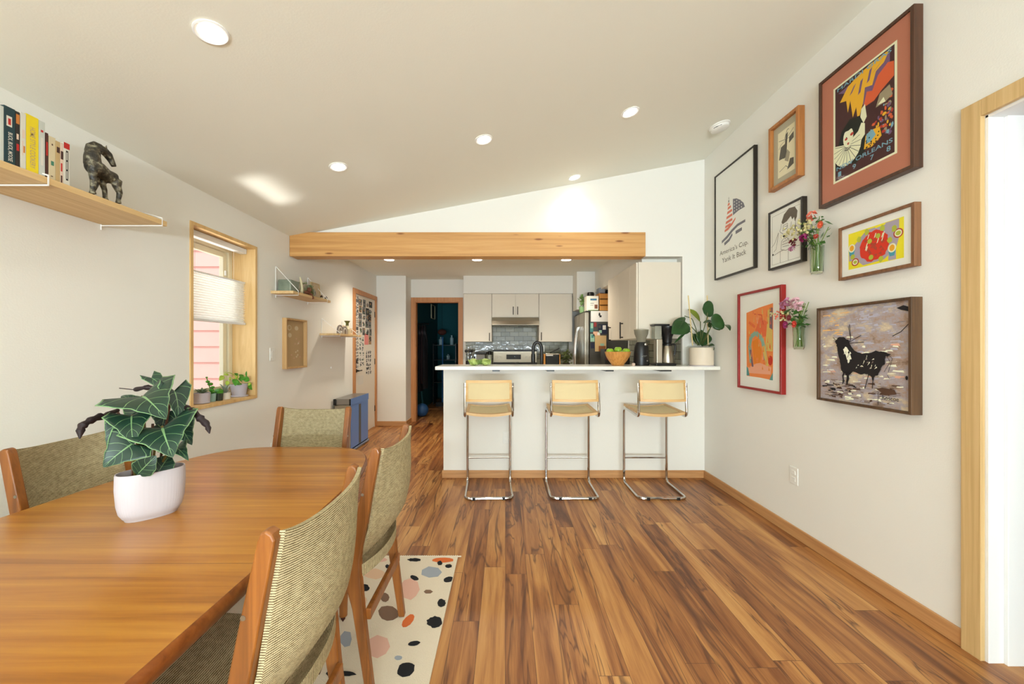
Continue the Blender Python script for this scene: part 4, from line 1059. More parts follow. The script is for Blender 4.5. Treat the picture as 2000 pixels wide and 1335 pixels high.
S.disc(.09,.235,.025,.02,1,8); S.poly([(.62,.24),(.72,.29),(.78,.27),(.66,.22)],1); S.poly([(.42,.50),(.50,.54),(.52,.51),(.46,.48)],1); S.disc(.50,.45,.012,.01,1,8); S.poly([(.80,.60),(.83,.64),(.83,.56),(.80,.54)],2)
fin(ms)
# mardi gras poster
t, S, fin = picture('mardi_gras_poster', 'largest picture, dark framed red-matted Mardi Gras poster at the top right', 'framed poster', 1.766, 2.305, 2.115, 2.878, .045, .018, darkfr, matmat=ink('rust_mat',176,112,88))
ms = [ink('rust_mat',168,92,66), ink('cream2',236,224,190), ink('plum',78,44,44), ink('yellow',232,170,40), ink('orange',206,92,50), ink('purple',112,84,116),
      ink('sky',120,164,180), ink('black',34,38,30), ink('olive',152,140,112), ink('red',176,56,44), ink('grey_text',96,90,78)]
S.rect(.155,.125,.87,.885,1); S.rect(.18,.14,.845,.87,2)
S.poly([(.22,.82),(.80,.84),(.80,.70),(.72,.62),(.60,.64),(.52,.60),(.46,.72),(.40,.68),(.36,.76)],5)
S.poly([(.24,.74),(.34,.82),(.48,.85),(.62,.86),(.80,.86),(.74,.80),(.66,.78),(.62,.70),(.54,.72),(.52,.62),(.46,.50),(.44,.62),(.40,.56),(.37,.70),(.34,.62),(.32,.72)],3)
for q in ((.36,.74,.42,.80),(.46,.70,.50,.80),(.56,.74,.60,.83),(.62,.78,.70,.82)): S.poly([(q[0],q[1]),(q[0]+.03,q[1]+.01),(q[2]+.02,q[3]),(q[2]-.01,q[3]-.01)],5)
S.poly([(.52,.58),(.56,.68),(.62,.66),(.68,.74),(.78,.78),(.84,.76),(.84,.66),(.72,.62),(.64,.58)],4)
S.poly([(.48,.49),(.50,.58),(.54,.60),(.56,.50),(.52,.46)],1)
S.poly([(.22,.40),(.26,.50),(.36,.56),(.48,.54),(.54,.44),(.54,.26),(.44,.20),(.30,.24),(.19,.22),(.19,.36)],7)
for k in range(13):
    a = R(150+k*19); S.poly([(.33,.38),(.33+.17*math.cos(a),.35+.13*math.sin(a)),(.33+.17*math.cos(a+.36),.35+.13*math.sin(a+.36))],1)
S.poly([(.44,.40),(.50,.48),(.54,.46),(.54,.38),(.48,.34)],1)
[S.line([(.33,.37),(.33+.165*math.cos(R(155+k*19)),.35+.125*math.sin(R(155+k*19)))],.003,7) for k in range(13)]; S.disc(.345,.43,.062,.075,1,16); S.poly([(.27,.46),(.30,.52),(.38,.52),(.43,.46),(.38,.485),(.35,.48),(.31,.485)],7)
S.disc(.320,.425,.018,.010,9,8); S.disc(.39,.44,.022,.012,9,8); S.poly([(.33,.385),(.345,.392),(.36,.385),(.345,.37)],9); S.line([(.32,.44),(.33,.432)],.005,7); S.line([(.30,.345),(.34,.335),(.38,.35)],.005,7)
rp = random.Random(9)
for i in range(95):
    u = rp.uniform(.56,.83); v = rp.uniform(.28,.58)
    if v > .30+.9*(u-.5): continue
    S.disc(u, v, rp.uniform(.008,.022), rp.uniform(.006,.018), rp.choice([3,4,4,5,5,6,8,9]), 6, .3, rnd=rp)
S.poly([(.66,.52),(.70,.60),(.80,.62),(.83,.54),(.76,.52)],8); S.poly([(.68,.53),(.74,.56),(.76,.52)],1)
S.poly([(.53,.27),(.55,.36),(.62,.38),(.70,.37),(.72,.30),(.62,.26)],3); S.poly([(.55,.30),(.56,.37),(.63,.38),(.66,.33),(.60,.30)],6)
for i in range(16): S.disc(rp.uniform(.55,.70), rp.uniform(.27,.34), .008, .006, 7, 6)
S.text('MARDI GRAS', .21,.82,.835,.862,6,True); S.text('NEW ORLEANS', .20,.83,.215,.245,6,True)
for c_, u in (('1',.22),('9',.40),('7',.60),('8',.77)): S.text(c_, u,u+.04,.165,.200,6,True)
fin(ms)
# lobster / tomato print
t, S, fin = picture('food_print', 'walnut-framed print of a red platter of food on a yellow table', 'framed print', 1.774, 2.180, 1.657, 1.958, .035, .016, walfr)
ms = [ink('paper',240,232,214), ink('lemon',226,210,40), ink('tomato',204,52,32), ink('mauve',164,154,168), ink('blue_bowl',70,150,168), ink('mango',236,160,40), ink('lime',170,178,60), ink('brick',168,64,44), ink('cream2',236,224,190)]
S.rect(.11,.13,.90,.87,1); S.poly([(.20,.60),(.36,.80),(.72,.84),(.86,.62),(.80,.34),(.64,.18),(.34,.16),(.18,.36)],3)
for q in ((.12,.30,.22,.46),(.66,.66,.84,.86),(.70,.14,.80,.30),(.38,.72,.52,.84)): S.rect(*q,3)
S.disc(.50,.49,.21,.29,2,40,.07,rnd=rp)
for i in range(26): 
    a = rp.uniform(0,6.28); q = rp.uniform(0,.8); S.poly([(.5+.2*q*math.cos(a)+.03*math.cos(b_),.49+.28*q*math.sin(a)+.04*math.sin(b_)) for b_ in (a,a+2,a+4)],7)
for i in range(9): a = rp.uniform(0,6.28); q=rp.uniform(.2,.85); u,v=.5+.2*q*math.cos(a),.49+.28*q*math.sin(a); S.poly([(u,v),(u+.015,v+.01),(u+.035,v+.09),(u+.02,v+.085)],8)
for (u,v) in ((.44,.60),(.46,.28),(.56,.66)): S.disc(u,v,.035,.05,6,10)
for (u,v,r_) in ((.83,.60,.055),(.22,.26,.05)): S.disc(u,v,r_+.008,r_*1.4+.01,7,16); S.disc(u,v,r_-.008,r_*1.35-.01,8,16); S.disc(u,v,r_-.02,r_*1.3-.03,6,12)
for (u,v) in ((.165,.56),(.75,.36)):
    S.poly([(u-.055,v-.02),(u+.055,v-.02),(u+.03,v-.15),(u-.03,v-.15)],4); S.disc(u,v,.055,.085,8,16); S.disc(u,v,.035,.06,5,14)
for (u,v) in ((.28,.70),(.18,.38),(.72,.52),(.40,.80),(.62,.78),(.78,.70),(.60,.20)): S.disc(u,v,.035,.06,6,10,.15,rnd=rp)
fin(ms)
# red frame abstract
t, S, fin = picture('abstract_painting', 'red-framed abstract painting in orange and teal, lowest on the left', 'framed painting', 2.630, 3.130, .946, 1.712, .035, .018, redfr, inset=.012)
ms = [ink('paper',240,232,214), ink('tang',222,130,66), ink('coral',214,104,60), ink('aqua',128,160,142), ink('mustard',204,176,96), ink('violet',116,92,104), ink('rose',230,160,128), ink('teal',84,142,138), ink('red2',188,54,36), ink('amber',214,124,34)]
def wob(pts_, k_=.012): return [(u+rp.uniform(-k_,k_), v+rp.uniform(-k_,k_)) for u, v in pts_]
S.poly(wob([(.18,.12),(.50,.11),(.82,.10),(.83,.5),(.82,.86),(.5,.84),(.18,.80),(.17,.45)],.006),1)
S.poly(wob([(.64,.40),(.80,.38),(.82,.82),(.70,.80)]),4); S.poly(wob([(.74,.62),(.81,.60),(.81,.82),(.75,.82)],.004),5)
S.poly(wob([(.40,.60),(.52,.74),(.70,.68),(.66,.54),(.50,.52)]),2); S.poly(wob([(.20,.20),(.50,.26),(.78,.22),(.78,.16),(.20,.16)]),6)
arc = [(.30,.26),(.26,.45),(.30,.54),(.42,.58),(.56,.52),(.62,.42),(.66,.30)]
for (a_, c_) in zip(arc[:-1], arc[1:]): S.line([a_, c_], .05, 3)
S.line([(.28,.40),(.34,.22)],.03,5); S.line([(.60,.44),(.70,.24)],.04,4); S.poly(wob([(.36,.26),(.34,.48),(.46,.52),(.56,.40),(.54,.26)]),9)
S.disc(.76,.30,.05,.05,8,10,.15,rnd=rp); S.poly([(.18,.12),(.26,.12),(.22,.20),(.18,.22)],7); S.poly([(.74,.10),(.82,.10),(.82,.18)],7); S.line([(.24,.70),(.40,.64)],.03,2); S.line([(.38,.78),(.56,.76),(.60,.66)],.008,8)
for i in range(60):
    u, v = rp.uniform(.2,.78), rp.uniform(.14,.8); S.poly([(u,v),(u+rp.uniform(.01,.03),v),(u+.01,v+rp.uniform(.02,.08))], rp.choice([1,2,6,9,4]))
fin(ms)
# bull painting
def canvas_mat():
    m, nt, b_ = nodes('canvas_ground'); N = nt.nodes; L = nt.links
    tc = N.new('ShaderNodeTexCoord'); n1 = N.new('ShaderNodeTexNoise'); n1.inputs['Scale'].default_value = 9; n1.inputs['Detail'].default_value = 8; n1.inputs['Roughness'].default_value = .7
    mp = N.new('ShaderNodeMapping'); mp.inputs['Scale'].default_value = (1,1,1.6); L.new(tc.outputs['Object'], mp.inputs[0]); L.new(mp.outputs[0], n1.inputs['Vector'])
    cr = N.new('ShaderNodeValToRGB'); e = cr.color_ramp.elements
    e[0].position = .30; e[0].color = rgb(118,92,72); e[1].position = .72; e[1].color = rgb(232,220,196)
    for p_, c_ in ((.42, rgb(176,152,136)),(.50, rgb(172,164,172)),(.58, rgb(206,188,160))):
        x = e.new(p_); x.color = c_
    L.new(n1.outputs['Fac'], cr.inputs['Fac']); L.new(cr.outputs['Color'], b_.inputs['Base Color']); b_.inputs['Roughness'].default_value = .6
    return m
cg = canvas_mat()
t, S, fin = picture('bull_painting', 'brown-framed painting of a black bull, lowest picture on the right', 'framed painting', 1.769, 2.308, .958, 1.512, .055, .014, brufr, inset=.012, glaze=False, matmat=cg)
ms = [cg, ink('bullblack',26,22,24), ink('fog',166,164,178), ink('dkbrown',88,60,44), ink('bone',230,222,200), ink('ochre',216,172,110), ink('smoke',128,112,104), ink('rosewash',206,160,136)]
for i in range(150):
    u, v = rp.uniform(.02,.9), rp.uniform(.26,.97); w_ = rp.uniform(.02,.12)
    mi = 2 if (u > .35 and v > .6) else (5 if (u < .35 and v > .7) else rp.choice([7,4,4,2]))
    hh = rp.uniform(.004,.014); S.rag([(u,v),(min(.985,u+w_),v+rp.uniform(-.01,.015)),(min(.985,u+w_*.9),v+hh+.004),(u+.01,v+hh)], mi, .003, 2, rp)
for i in range(130):
    u, v = rp.uniform(.02,.88), rp.uniform(.02,.22); w_ = rp.uniform(.02,.11)
    hh = rp.uniform(.004,.014); S.rag([(u,v),(min(.985,u+w_),v+rp.uniform(-.008,.012)),(min(.985,u+w_*.9),v+hh+.004),(u+.01,v+hh)], rp.choice([3,1,6,6,4,3,1]) if u < .45 else rp.choice([6,2,4,3,6]), .003, 2, rp)
S.rag([(.20,.635),(.24,.68),(.31,.69),(.37,.65),(.41,.58),(.45,.53),(.53,.51),(.60,.525),(.68,.54),(.76,.53),(.82,.51),(.78,.49),(.76,.42),(.72,.36),(.70,.30),(.66,.30),(.64,.24),(.62,.30),(.57,.31),(.50,.30),(.42,.33),(.38,.28),(.36,.18),(.345,.18),(.345,.28),(.32,.30),(.31,.18),(.295,.18),(.30,.31),(.27,.38),(.25,.48),(.235,.58),(.22,.61)],1,.007,3,rp)
S.rag([(.31,.55),(.34,.59),(.39,.53),(.40,.46),(.37,.41),(.35,.46)],4,.009,3,rp); S.rag([(.36,.52),(.38,.55),(.39,.49)],1,.006,2,rp)
for i in range(26):
    u, v = rp.choice([(rp.uniform(.54,.70),rp.uniform(.35,.46)),(rp.uniform(.45,.55),rp.uniform(.34,.40)),(rp.uniform(.30,.38),rp.uniform(.44,.56))]); a_ = rp.uniform(-.6,1.2); l_ = rp.uniform(.015,.045)
    S.poly([(u,v),(u+l_*math.cos(a_),v+l_*math.sin(a_)),(u+l_*math.cos(a_)*.8,v+l_*math.sin(a_)+.012)],rp.choice([4,4,6]))
for i in range(22):
    u, v = rp.uniform(.28,.80), rp.choice([.30,.52,.31,.5])+rp.uniform(-.02,.02); S.line([(u,v),(u+rp.uniform(-.02,.03),v+rp.uniform(-.04,.03))],.004,1)
S.line([(.37,.62),(.40,.66),(.385,.82)],.007,1); S.line([(.40,.66),(.37,.80)],.005,1); S.line([(.38,.63),(.52,.70)],.006,1); S.line([(.38,.62),(.55,.63)],.006,1); S.line([(.21,.66),(.18,.685)],.006,1)
S.line([(.60,.30),(.56,.16)],.008,1); S.line([(.65,.28),(.64,.17)],.008,1); S.line([(.80,.51),(.84,.47),(.80,.34)],.004,1); S.line([(.78,.50),(.82,.44),(.76,.34)],.004,1); S.line([(.84,.68),(.92,.72),(.99,.79)],.007,1)
S.poly([(.68,.17),(.74,.19),(.86,.18),(.88,.14),(.78,.12)],3); S.poly([(.88,.94),(.94,.96),(.99,.94),(.99,.90),(.92,.92)],1)
S.text('Roscoe', .74,.90,.075,.115,1); S.line([(.70,.02),(.70,.15)],.004,1); S.disc(.97,.30,.012,.02,1,8)
fin(ms, 'canvas')

# ---------------------------------------------------------------- glass wall vases
vglass_m = plain('vase_glass', rgb(232,242,226), .03, trans=1, ior=1.3)
stem_m = plain('stem_green', rgb(110,140,52), .5); leafd_m = plain('flower_leaf', rgb(62,104,40), .5)
def wall_vase(label, Y, z0, z1, r, flowers, spread, ztop, seed):
    q = random.Random(seed)
    t = thing('wall_vase', label, 'vase', (XR-r-.003, Y, z0), group='glass test-tube vases hanging on the right wall')
    h = z1-z0
    MB().lathe([(r*.75,0),(r*.9,.012),(r*.92,h*.5),(r,h),(r-.003,h),(r*.86,h*.5),(r*.8,.014),(0,.012)], n=24).build('vase_glass', vglass_m, t, smooth=True)
    b = MB(); n_ = 11; tips = []
    for i in range(n_):
        a = q.uniform(0,6.28); e = Vector((-abs(q.uniform(.0,.05))*1-.0, q.uniform(-spread,spread), q.uniform(h+.03, ztop-z0-.02)))
        b.tube(fillet([(q.uniform(-.5,.5)*r, q.uniform(-.5,.5)*r, .02),(q.uniform(-.4,.4)*r, q.uniform(-.4,.4)*r, h), e], .03, 4), .0022, 6)
        tips.append(e)
    b.build('stems', stem_m, t, smooth=True)
    b = MB()
    for i in range(70):
        c = Vector((q.uniform(-.05,.012), q.uniform(-spread,spread)*.9, q.uniform(h-.01, ztop-z0-.03))); l_ = q.uniform(.012,.028)
        d = Vector((q.uniform(-1,1),q.uniform(-1,1),q.uniform(-.3,1))).normalized(); s_ = d.orthogonal()*l_*.4; b.quad(c-d*l_, c+s_, c+d*l_, c-s_)
    b.build('leaves', leafd_m, t)
    for (dy, z, rad, mt, kind) in flowers:
        c = Vector((-.045, dy, z-z0)); b = MB()
        if kind == 'daisy':
            for k in range(14):
                a = 2*math.pi*k/14; d = Vector((-.25,math.cos(a),math.sin(a))).normalized(); s_ = Vector((0,-math.sin(a),math.cos(a)))*rad*.22
                b.quad(c, c+d*rad*.6+s_, c+d*rad, c+d*rad*.6-s_)
            b.ball(c+Vector((-.006,0,0)), rad*.28, 8, 6)
        elif kind == 'ball':
            for k in range(26):
                d = Vector((q.uniform(-1,.3),q.uniform(-1,1),q.uniform(-1,1))).normalized(); s_ = d.orthogonal()*rad*.35; e2 = d.cross(s_)*.8
                b.quad(c+d*rad*.3-s_*.5, c+d*rad*.8-e2, c+d*rad+s_*.5, c+d*rad*.8+e2)
        else:
            for k in range(16):
                d = Vector((q.uniform(-.02,.02),q.uniform(-rad,rad),q.uniform(-rad,rad))); b.ball(c+d, rad*.2, 6, 4)
        b.build('flower', mt, t)
fm_ = {k: plain('petal_'+k, rgb(*v), .6) for k, v in dict(magenta=(150,36,96), coral=(222,96,60), salmon=(222,120,96), lilac=(196,130,160), cream=(206,196,140), wine=(120,44,50), red=(206,60,50), pinkpale=(214,168,176)).items()}
# upper vase: viewer's right is smaller Y
wall_vase('upper glass wall vase with a magenta bloom beside the food print', 2.325, 1.725, 1.895, .036,
   [(.03,1.955,.034,fm_['magenta'],'ball'),(-.085,2.00,.026,fm_['coral'],'daisy'),(-.02,2.075,.032,fm_['salmon'],'ball'),(-.05,1.94,.016,fm_['red'],'ball'),(.13,1.955,.026,fm_['wine'],'ball'),(.14,1.915,.022,fm_['lilac'],'ball'),
    (.06,2.045,.040,fm_['cream'],'spray'),(.02,2.02,.045,fm_['cream'],'spray'),(.16,2.04,.035,fm_['cream'],'spray'),(.12,1.99,.03,fm_['cream'],'spray'),(.20,2.02,.02,fm_['cream'],'spray')], .10, 2.10, 21)
wall_vase('lower glass wall vase with pale pink blooms above the bull painting corner', 2.47, 1.262, 1.415, .034,
   [(-.03,1.56,.04,fm_['pinkpale'],'ball'),(.03,1.575,.032,fm_['lilac'],'ball'),(-.07,1.535,.035,fm_['pinkpale'],'ball'),(.07,1.56,.03,fm_['lilac'],'ball'),(.12,1.50,.03,fm_['salmon'],'spray'),(.06,1.49,.035,fm_['cream'],'spray'),
    (.05,1.425,.030,fm_['magenta'],'daisy'),(-.025,1.425,.026,fm_['red'],'daisy'),(.18,1.50,.022,fm_['cream'],'spray'),(.02,1.47,.025,fm_['wine'],'daisy')], .095, 1.58, 22)

# outlets and switches
def plate(name, label, cat, c, w, h, ax, slots=True):
    t = thing(name, label, cat, c)
    x, y = (0,1) if ax in 'LR' else (1,0); sgn = {'L':1,'R':-1,'F':-1}[ax]
    if ax in 'LR':
        MB().box(min(0,sgn*.006),max(0,sgn*.006),-w/2,w/2,-h/2,h/2).build('cover_plate', plate_m, t, bevel=.003)
        for z in ((-.022,.022) if slots else (0,)): MB().box(min(sgn*.005,sgn*.0085),max(sgn*.005,sgn*.0085),-.017,.017,z-(.014 if slots else .033),z+(.014 if slots else .033)).build('socket' if slots else 'rocker', plate_m, t, bevel=.002)
    else:
        MB().box(-w/2,w/2,-.006,0,-h/2,h/2).build('cover_plate', plate_m, t, bevel=.003)
        for z in (-.022,.022): MB().box(-.017,.017,-.0085,-.005,z-.014,z+.014).build('socket', plate_m, t, bevel=.002)
plate('outlet', 'white outlet low on the right wall under the bull painting', 'outlet', (XR-.0002,2.556,.41), .072, .117, 'R')
plate('outlet', 'white outlet on the bar half wall behind the left stool', 'outlet', (.012,YP-.0002,.393), .072, .117, 'F')
plate('light_switch', 'white light switch between the window and the small driftwood-coloured picture', 'light switch', (XL+.0002,3.41,1.212), .072, .117, 'L', False)
plate('outlet', 'white outlet low on the left wall beside the far dining chair', 'outlet', (XL+.0002,3.42,.36), .072, .117, 'L')
b = MB().lathe([(.012,0),(.012,.012),(0,.013)], (XL,4.56,1.03), 14, M=Matrix.Rotation(R(90),4,'Y')); tag(b.build('wall_sensor', plate_m), 'tiny grey round sensor on the wall left of the collage door', 'sensor')

# ================================================================= LEFT WALL: SHELVES
def wall_shelf(label, y0, y1, z, depth, thick, brackets, drop=.16):
    t = thing('wall_shelf', label, 'shelf', (XL, (y0+y1)/2, z), group='pine shelves with white wire brackets on the left wall')
    l_ = Vector(t.location); 
    MB().box(.001, depth, y0-l_.y, y1-l_.y, 0, thick).build('board', pine_m, t, bevel=.002)
    for y in brackets:
        yy = y-l_.y
        P = [(.004,yy,thick+drop),(.004,yy,-.028),(.004,yy,-.006),(depth+.006,yy,-.006),(depth+.006,yy,thick+.006),(.006,yy,thick+drop)]
        MB().tube(P, .0032, 7).build('wire_bracket', whitewire_m, t, smooth=True)
    return t
S1z = 1.912
wall_shelf('near wall shelf holding the books and the horse', 1.22, 2.0, S1z, .315, .026, (1.475, 1.965), .10)
wall_shelf('middle wall shelf holding the terrarium, past the left window', 3.385, 4.11, 1.757, .205, .025, (3.46, 4.02), .23)
wall_shelf('lower wall shelf next to the collage door', 4.28, 4.98, 1.412, .205, .022, (4.33, 4.86), .17)
# books: x is the spine's image position; spine faces the room
def book(label, ya, yb_, h, base, marks, xs=-1.80, deep=.16, lean=0, title=None, tcol=None, tv=(.2,.8)):
    z = S1z+.0265; t = thing('book', label, 'book', (xs, (ya+yb_)/2, z), group='cookbooks on the near wall shelf')
    w = (yb_-ya)/2; ms = [base]; b = MB().box(-deep, 0, -w, w, 0, h)
    S = Sheet(b, (.0003, -w, 0), (0,1,0), (0,0,1), (1,0,0), 2*w, h)
    for (u0,v0,u1,v1,mt) in marks:
        if mt not in ms: ms.append(mt)
        S.rect(u0,v0,u1,v1,ms.index(mt))
    if title:
        if tcol not in ms: ms.append(tcol)
        S2 = Sheet(b, (.0007, -w, h), (0,0,-1), (0,1,0), (1,0,0), h, 2*w)
        S2.text(title, tv[0], tv[1], .28, .74, ms.index(tcol), True)
    b.build('cover', ms, t, bevel=.001)
    MB().box(-deep-.0005+.002, -.004, -w+.003, w-.003, h-.002, h+.0008).build('page_block', paper_m, t)
def yat(px, X): return X*F/(px-VX)
X0 = -1.80
def ys(a, c): return yat(a, X0), yat(c, X0)
bt = plain('book_teal', rgb(28,58,64), .4); by = plain('book_yellow', rgb(232,206,30), .4); bw = plain('book_white', rgb(214,210,196), .5); bg_ = plain('book_grey', rgb(196,200,190), .5)
bd = plain('book_maroon', rgb(70,40,32), .5); bc = plain('book_cream', rgb(208,192,156), .5); btan = plain('book_tan', rgb(188,160,112), .5); br_ = plain('book_red', rgb(186,36,30), .4)
bdk = plain('book_dark', rgb(40,36,34), .4); bo = plain('book_orange', rgb(196,120,50), .5); bp_ = plain('book_pinkish', rgb(220,196,176), .5); bgr = plain('book_green', rgb(60,120,96), .5)
book('pale grey book cut off by the left edge of the photo', *ys(0,7.6), .200, bg_, ())
book('dark teal cookbook with a white title on the near shelf', *ys(8,30), .208, bt, ((.2,.66,.7,.84,bw),(.35,.69,.6,.80,br_)), title='BUCK, BUCK, MOOSE', tcol=bw, tv=(.44,.94))
book('dark food-photo book between the teal and white books', *ys(30.5,39), .206, bdk, ((.1,.78,.9,.95,bo),(.2,.3,.8,.42,br_),(.2,.5,.7,.6,bp_)))
book('white book with faint orange print left of the yellow book', *ys(40,51), .212, bw, ((.3,.55,.8,.7,bp_),(.3,.3,.8,.42,bo),(.3,.25,.5,.5,bp_)))
book('bright yellow cookbook on the near shelf', *ys(51.5,75), .216, by, (), title='HOME STYLE COOKERY', tcol=btan, tv=(.20,.92))
book('tall pale grey book right of the yellow book', *ys(76,88), .214, bg_, ((.3,.80,.7,.84,br_),(.3,.2,.7,.7,bw)))
book('thin maroon book beside the pale grey book', *ys(89,94.5), .178, bd, ((.2,.5,.8,.8,br_),))
book('cream paperback with a small teal emblem', *ys(95.5,108.5), .172, bc, ((.3,.34,.75,.44,bgr),(.4,.8,.6,.84,bd),(.3,.08,.6,.10,bd)))
book('tan weathered book with dark top figure', *ys(109,117.5), .165, btan, ((.2,.72,.9,.86,bd),))
book('slim pale book with dark patches next to the red-topped book', *ys(118,124), .165, bp_, ((.1,.6,.9,.8,bd),(.1,.3,.6,.5,br_),(.1,.0,.6,.2,bd)))
book('rightmost book, white spine with red top and dark title panel', *ys(124.5,136), .174, bw, ((.0,.86,1,1,br_),(.35,.12,.75,.82,bdk),(.45,.60,.62,.78,bw),(.45,.38,.62,.56,bw),(.45,.16,.62,.34,bw)))

# horse statuette
bronze_m, nt_, b_ = nodes('mottled_bronze')
N_ = nt_.nodes; tc_ = N_.new('ShaderNodeTexCoord'); nn = N_.new('ShaderNodeTexNoise'); nn.inputs['Scale'].default_value = 45; nn.inputs['Detail'].default_value = 5
cr_2 = N_.new('ShaderNodeValToRGB'); e = cr_2.color_ramp.elements; e[0].position = .42; e[0].color = rgb(38,34,26); e[1].position = .68; e[1].color = rgb(150,144,118)
x = e.new(.54); x.color = rgb(70,62,46)
nt_.links.new(tc_.outputs['Object'], nn.inputs['Vector']); nt_.links.new(nn.outputs['Fac'], cr_2.inputs['Fac']); nt_.links.new(cr_2.outputs['Color'], b_.inputs['Base Color'])
b_.inputs['Roughness'].default_value = .45; bpn = N_.new('ShaderNodeBump'); bpn.inputs['Strength'].default_value = .9; bpn.inputs['Distance'].default_value = .01
nt_.links.new(nn.outputs['Fac'], bpn.inputs['Height']); nt_.links.new(bpn.outputs['Normal'], b_.inputs['Normal'])
def skin_obj(name, V, E, rads, mt, parent, levels=2, root=0):
    me = bpy.data.meshes.new(name); me.from_pydata([tuple(v) for v in V], E, []); me.materials.append(mt)
    o = bpy.data.objects.new(name, me); COL.objects.link(o)
    if parent: o.parent = parent
    k_ = o.modifiers.new('skin', 'SKIN'); k_.use_smooth_shade = True
    for i, r_ in enumerate(rads):
        r_ = r_ if isinstance(r_, tuple) else (r_, r_)
        me.skin_vertices[0].data[i].radius = r_
    me.skin_vertices[0].data[root].use_root = True
    q_ = o.modifiers.new('sub', 'SUBSURF'); q_.levels = levels; q_.render_levels = levels
    return o
# horse: forequarters at the viewer's left, head turned to the right; u = viewer's right (+Y), d = toward the room (+X)
hs_ = 1.0
hor = thing('horse_figurine', 'mottled bronze horse standing on the near shelf', 'figurine', (-1.812, 1.697, S1z+.0265))
b = MB()
def hp(*P): return [Vector((x, y, z)) for x, y, z in P]
b.tube(hp((.004,-.050,.140),(.004,-.020,.138),(0,.020,.126),(0,.052,.124),(0,.068,.118)), [.020,.035,.030,.031,.018], 14)
b.ball((.006,-.034,.138), .034, 16, 12, sz=1.15)
b.tube(fillet(hp((.004,-.040,.145),(.002,-.040,.190),(0,-.030,.222),(0,-.004,.240),(0,.018,.240)), .012, 3), [.030,.029,.028,.027,.026,.025,.024,.023,.022,.021,.020,.020,.019,.018][:14], 12)
b.tube(hp((0,.010,.240),(.002,.030,.228),(.004,.044,.206),(.006,.056,.182)), [.019,.018,.013,.010], 12)
for q in (-.008,.008): b.tube(hp((q,.014,.250),(q*1.4,.016,.268)), [.006,.002], 6)
b.tube(hp((-.004,-.062,.20),(-.004,-.052,.232),(-.002,-.026,.256),(0,.004,.258)), [.006,.009,.009,.007], 8)
for P, rr_ in ((((.016,-.050,.135),(.018,-.054,.085),(.018,-.050,.066),(.018,-.054,.022),(.018,-.052,.004)),[.020,.013,.0125,.009,.012]),
              (((-.014,-.022,.125),(-.016,-.004,.082),(-.016,-.010,.062),(-.016,-.024,.022),(-.016,-.028,.004)),[.019,.013,.012,.009,.012]),
              (((-.014,.040,.120),(-.016,.022,.088),(-.016,.034,.056),(-.016,.036,.022),(-.016,.044,.004)),[.020,.014,.010,.009,.011]),
              (((.012,.060,.118),(.016,.058,.086),(.016,.072,.058),(.016,.066,.022),(.016,.066,.004)),[.022,.017,.012,.009,.012]),
              (((0,.074,.122),(0,.082,.108),(0,.084,.080)),[.009,.008,.004])):
    b.tube(hp(*P), rr_, 10)
b.v = [(x, y*.93, z*.93) for x, y, z in b.v]
ho = b.build('horse_body', bronze_m, hor, smooth=True)
q_ = ho.modifiers.new('remesh', 'REMESH'); q_.mode = 'VOXEL'; q_.voxel_size = .0028; q_.use_smooth_shade = True
q_ = ho.modifiers.new('smooth', 'SMOOTH'); q_.factor = .5; q_.iterations = 3

# items on the middle shelf
zz = 1.757+.0252
def Lp(px, X, dz=0): return yat(px, X)
smoke_m = plain('smoked_glass', rgb(126,136,118), .1, var=.3, vscale=9)
b = MB(); b.box(-.06,.06,-.075,.075,0,.115); o = tag(b.build('glass_vase', smoke_m, bevel=.01), 'murky grey-green glass block at the near end of the middle shelf', 'vase'); o.location = (-2.02,3.535,zz)
bone_m = plain('bone', rgb(222,210,170), .7)
t = thing('antler', 'pale upright antler piece on the middle shelf beside the grey-green block', 'ornament', (-1.97,3.66,zz))
b = MB(); b.tube([(0,0,0),(0,.01,.06),(0,-.01,.13),(0,-.025,.165)], [.016,.014,.011,.006], 8); b.tube([(0,.008,.07),(.0,.045,.04),(0,.08,.015)], [.009,.007,.004], 6); b.build('antler_stem', bone_m, t, smooth=True)
dry_m = plain('dried_flower', rgb(112,66,44), .9, bump=.6)
t = thing('dried_flowers', 'dark brown dried flower heads hanging over the middle shelf edge', 'dried flowers', (-1.915,3.70,zz))
b = MB(); b.ball((0,.0,.055), .020, 10, 8, jit=.2); b.ball((0,-.045,.022), .020, 10, 8, sy=1.6, sz=.8, jit=.2); b.tube([(0,0,.055),(0,-.04,.022)], .003, 6); b.tube([(0,-.02,.03),(.008,.02,.01),(.024,.035,-.03)], [.012,.013,.009], 8); b.build('flower_heads', dry_m, t, smooth=True)
t = thing('terrarium', 'small glass terrarium with moss on the middle shelf', 'terrarium', (-1.99,3.83,zz))
MB().lathe([(.05,0),(.058,.03),(.056,.08),(.035,.10),(.035,.115),(.032,.115),(.032,.10),(.053,.08),(.055,.03),(.047,.003)], n=24).build('glass_jar', vglass_m, t, smooth=True)
b = MB(); b.ball((0,0,.035), .045, 14, 8, sz=.75, jit=.08); b.build('moss', plain('moss', rgb(92,96,36), .95, bump=1, bscale=60), t, smooth=True)
for (a_, y_, z_) in ((.0,-.11,.125),(0,.03,.115)):
    b = MB()
    for k in range(9): b.ball((random.uniform(-.02,.02),y_+random.uniform(-.035,.035),z_+random.uniform(-.006,.008)), .012, 6, 5, sz=.5)
    b.build('air_plant', plain('sage', rgb(150,160,120), .8), t)
t = thing('standing_frame', 'small thin gilt picture frame standing on the middle shelf', 'picture frame', (-1.975,3.965,zz)); t.rotation_euler = (0,R(-6),0)
gilt = plain('gilt', rgb(196,168,116), .4)
b = MB(); w_, h_ = .085, .165
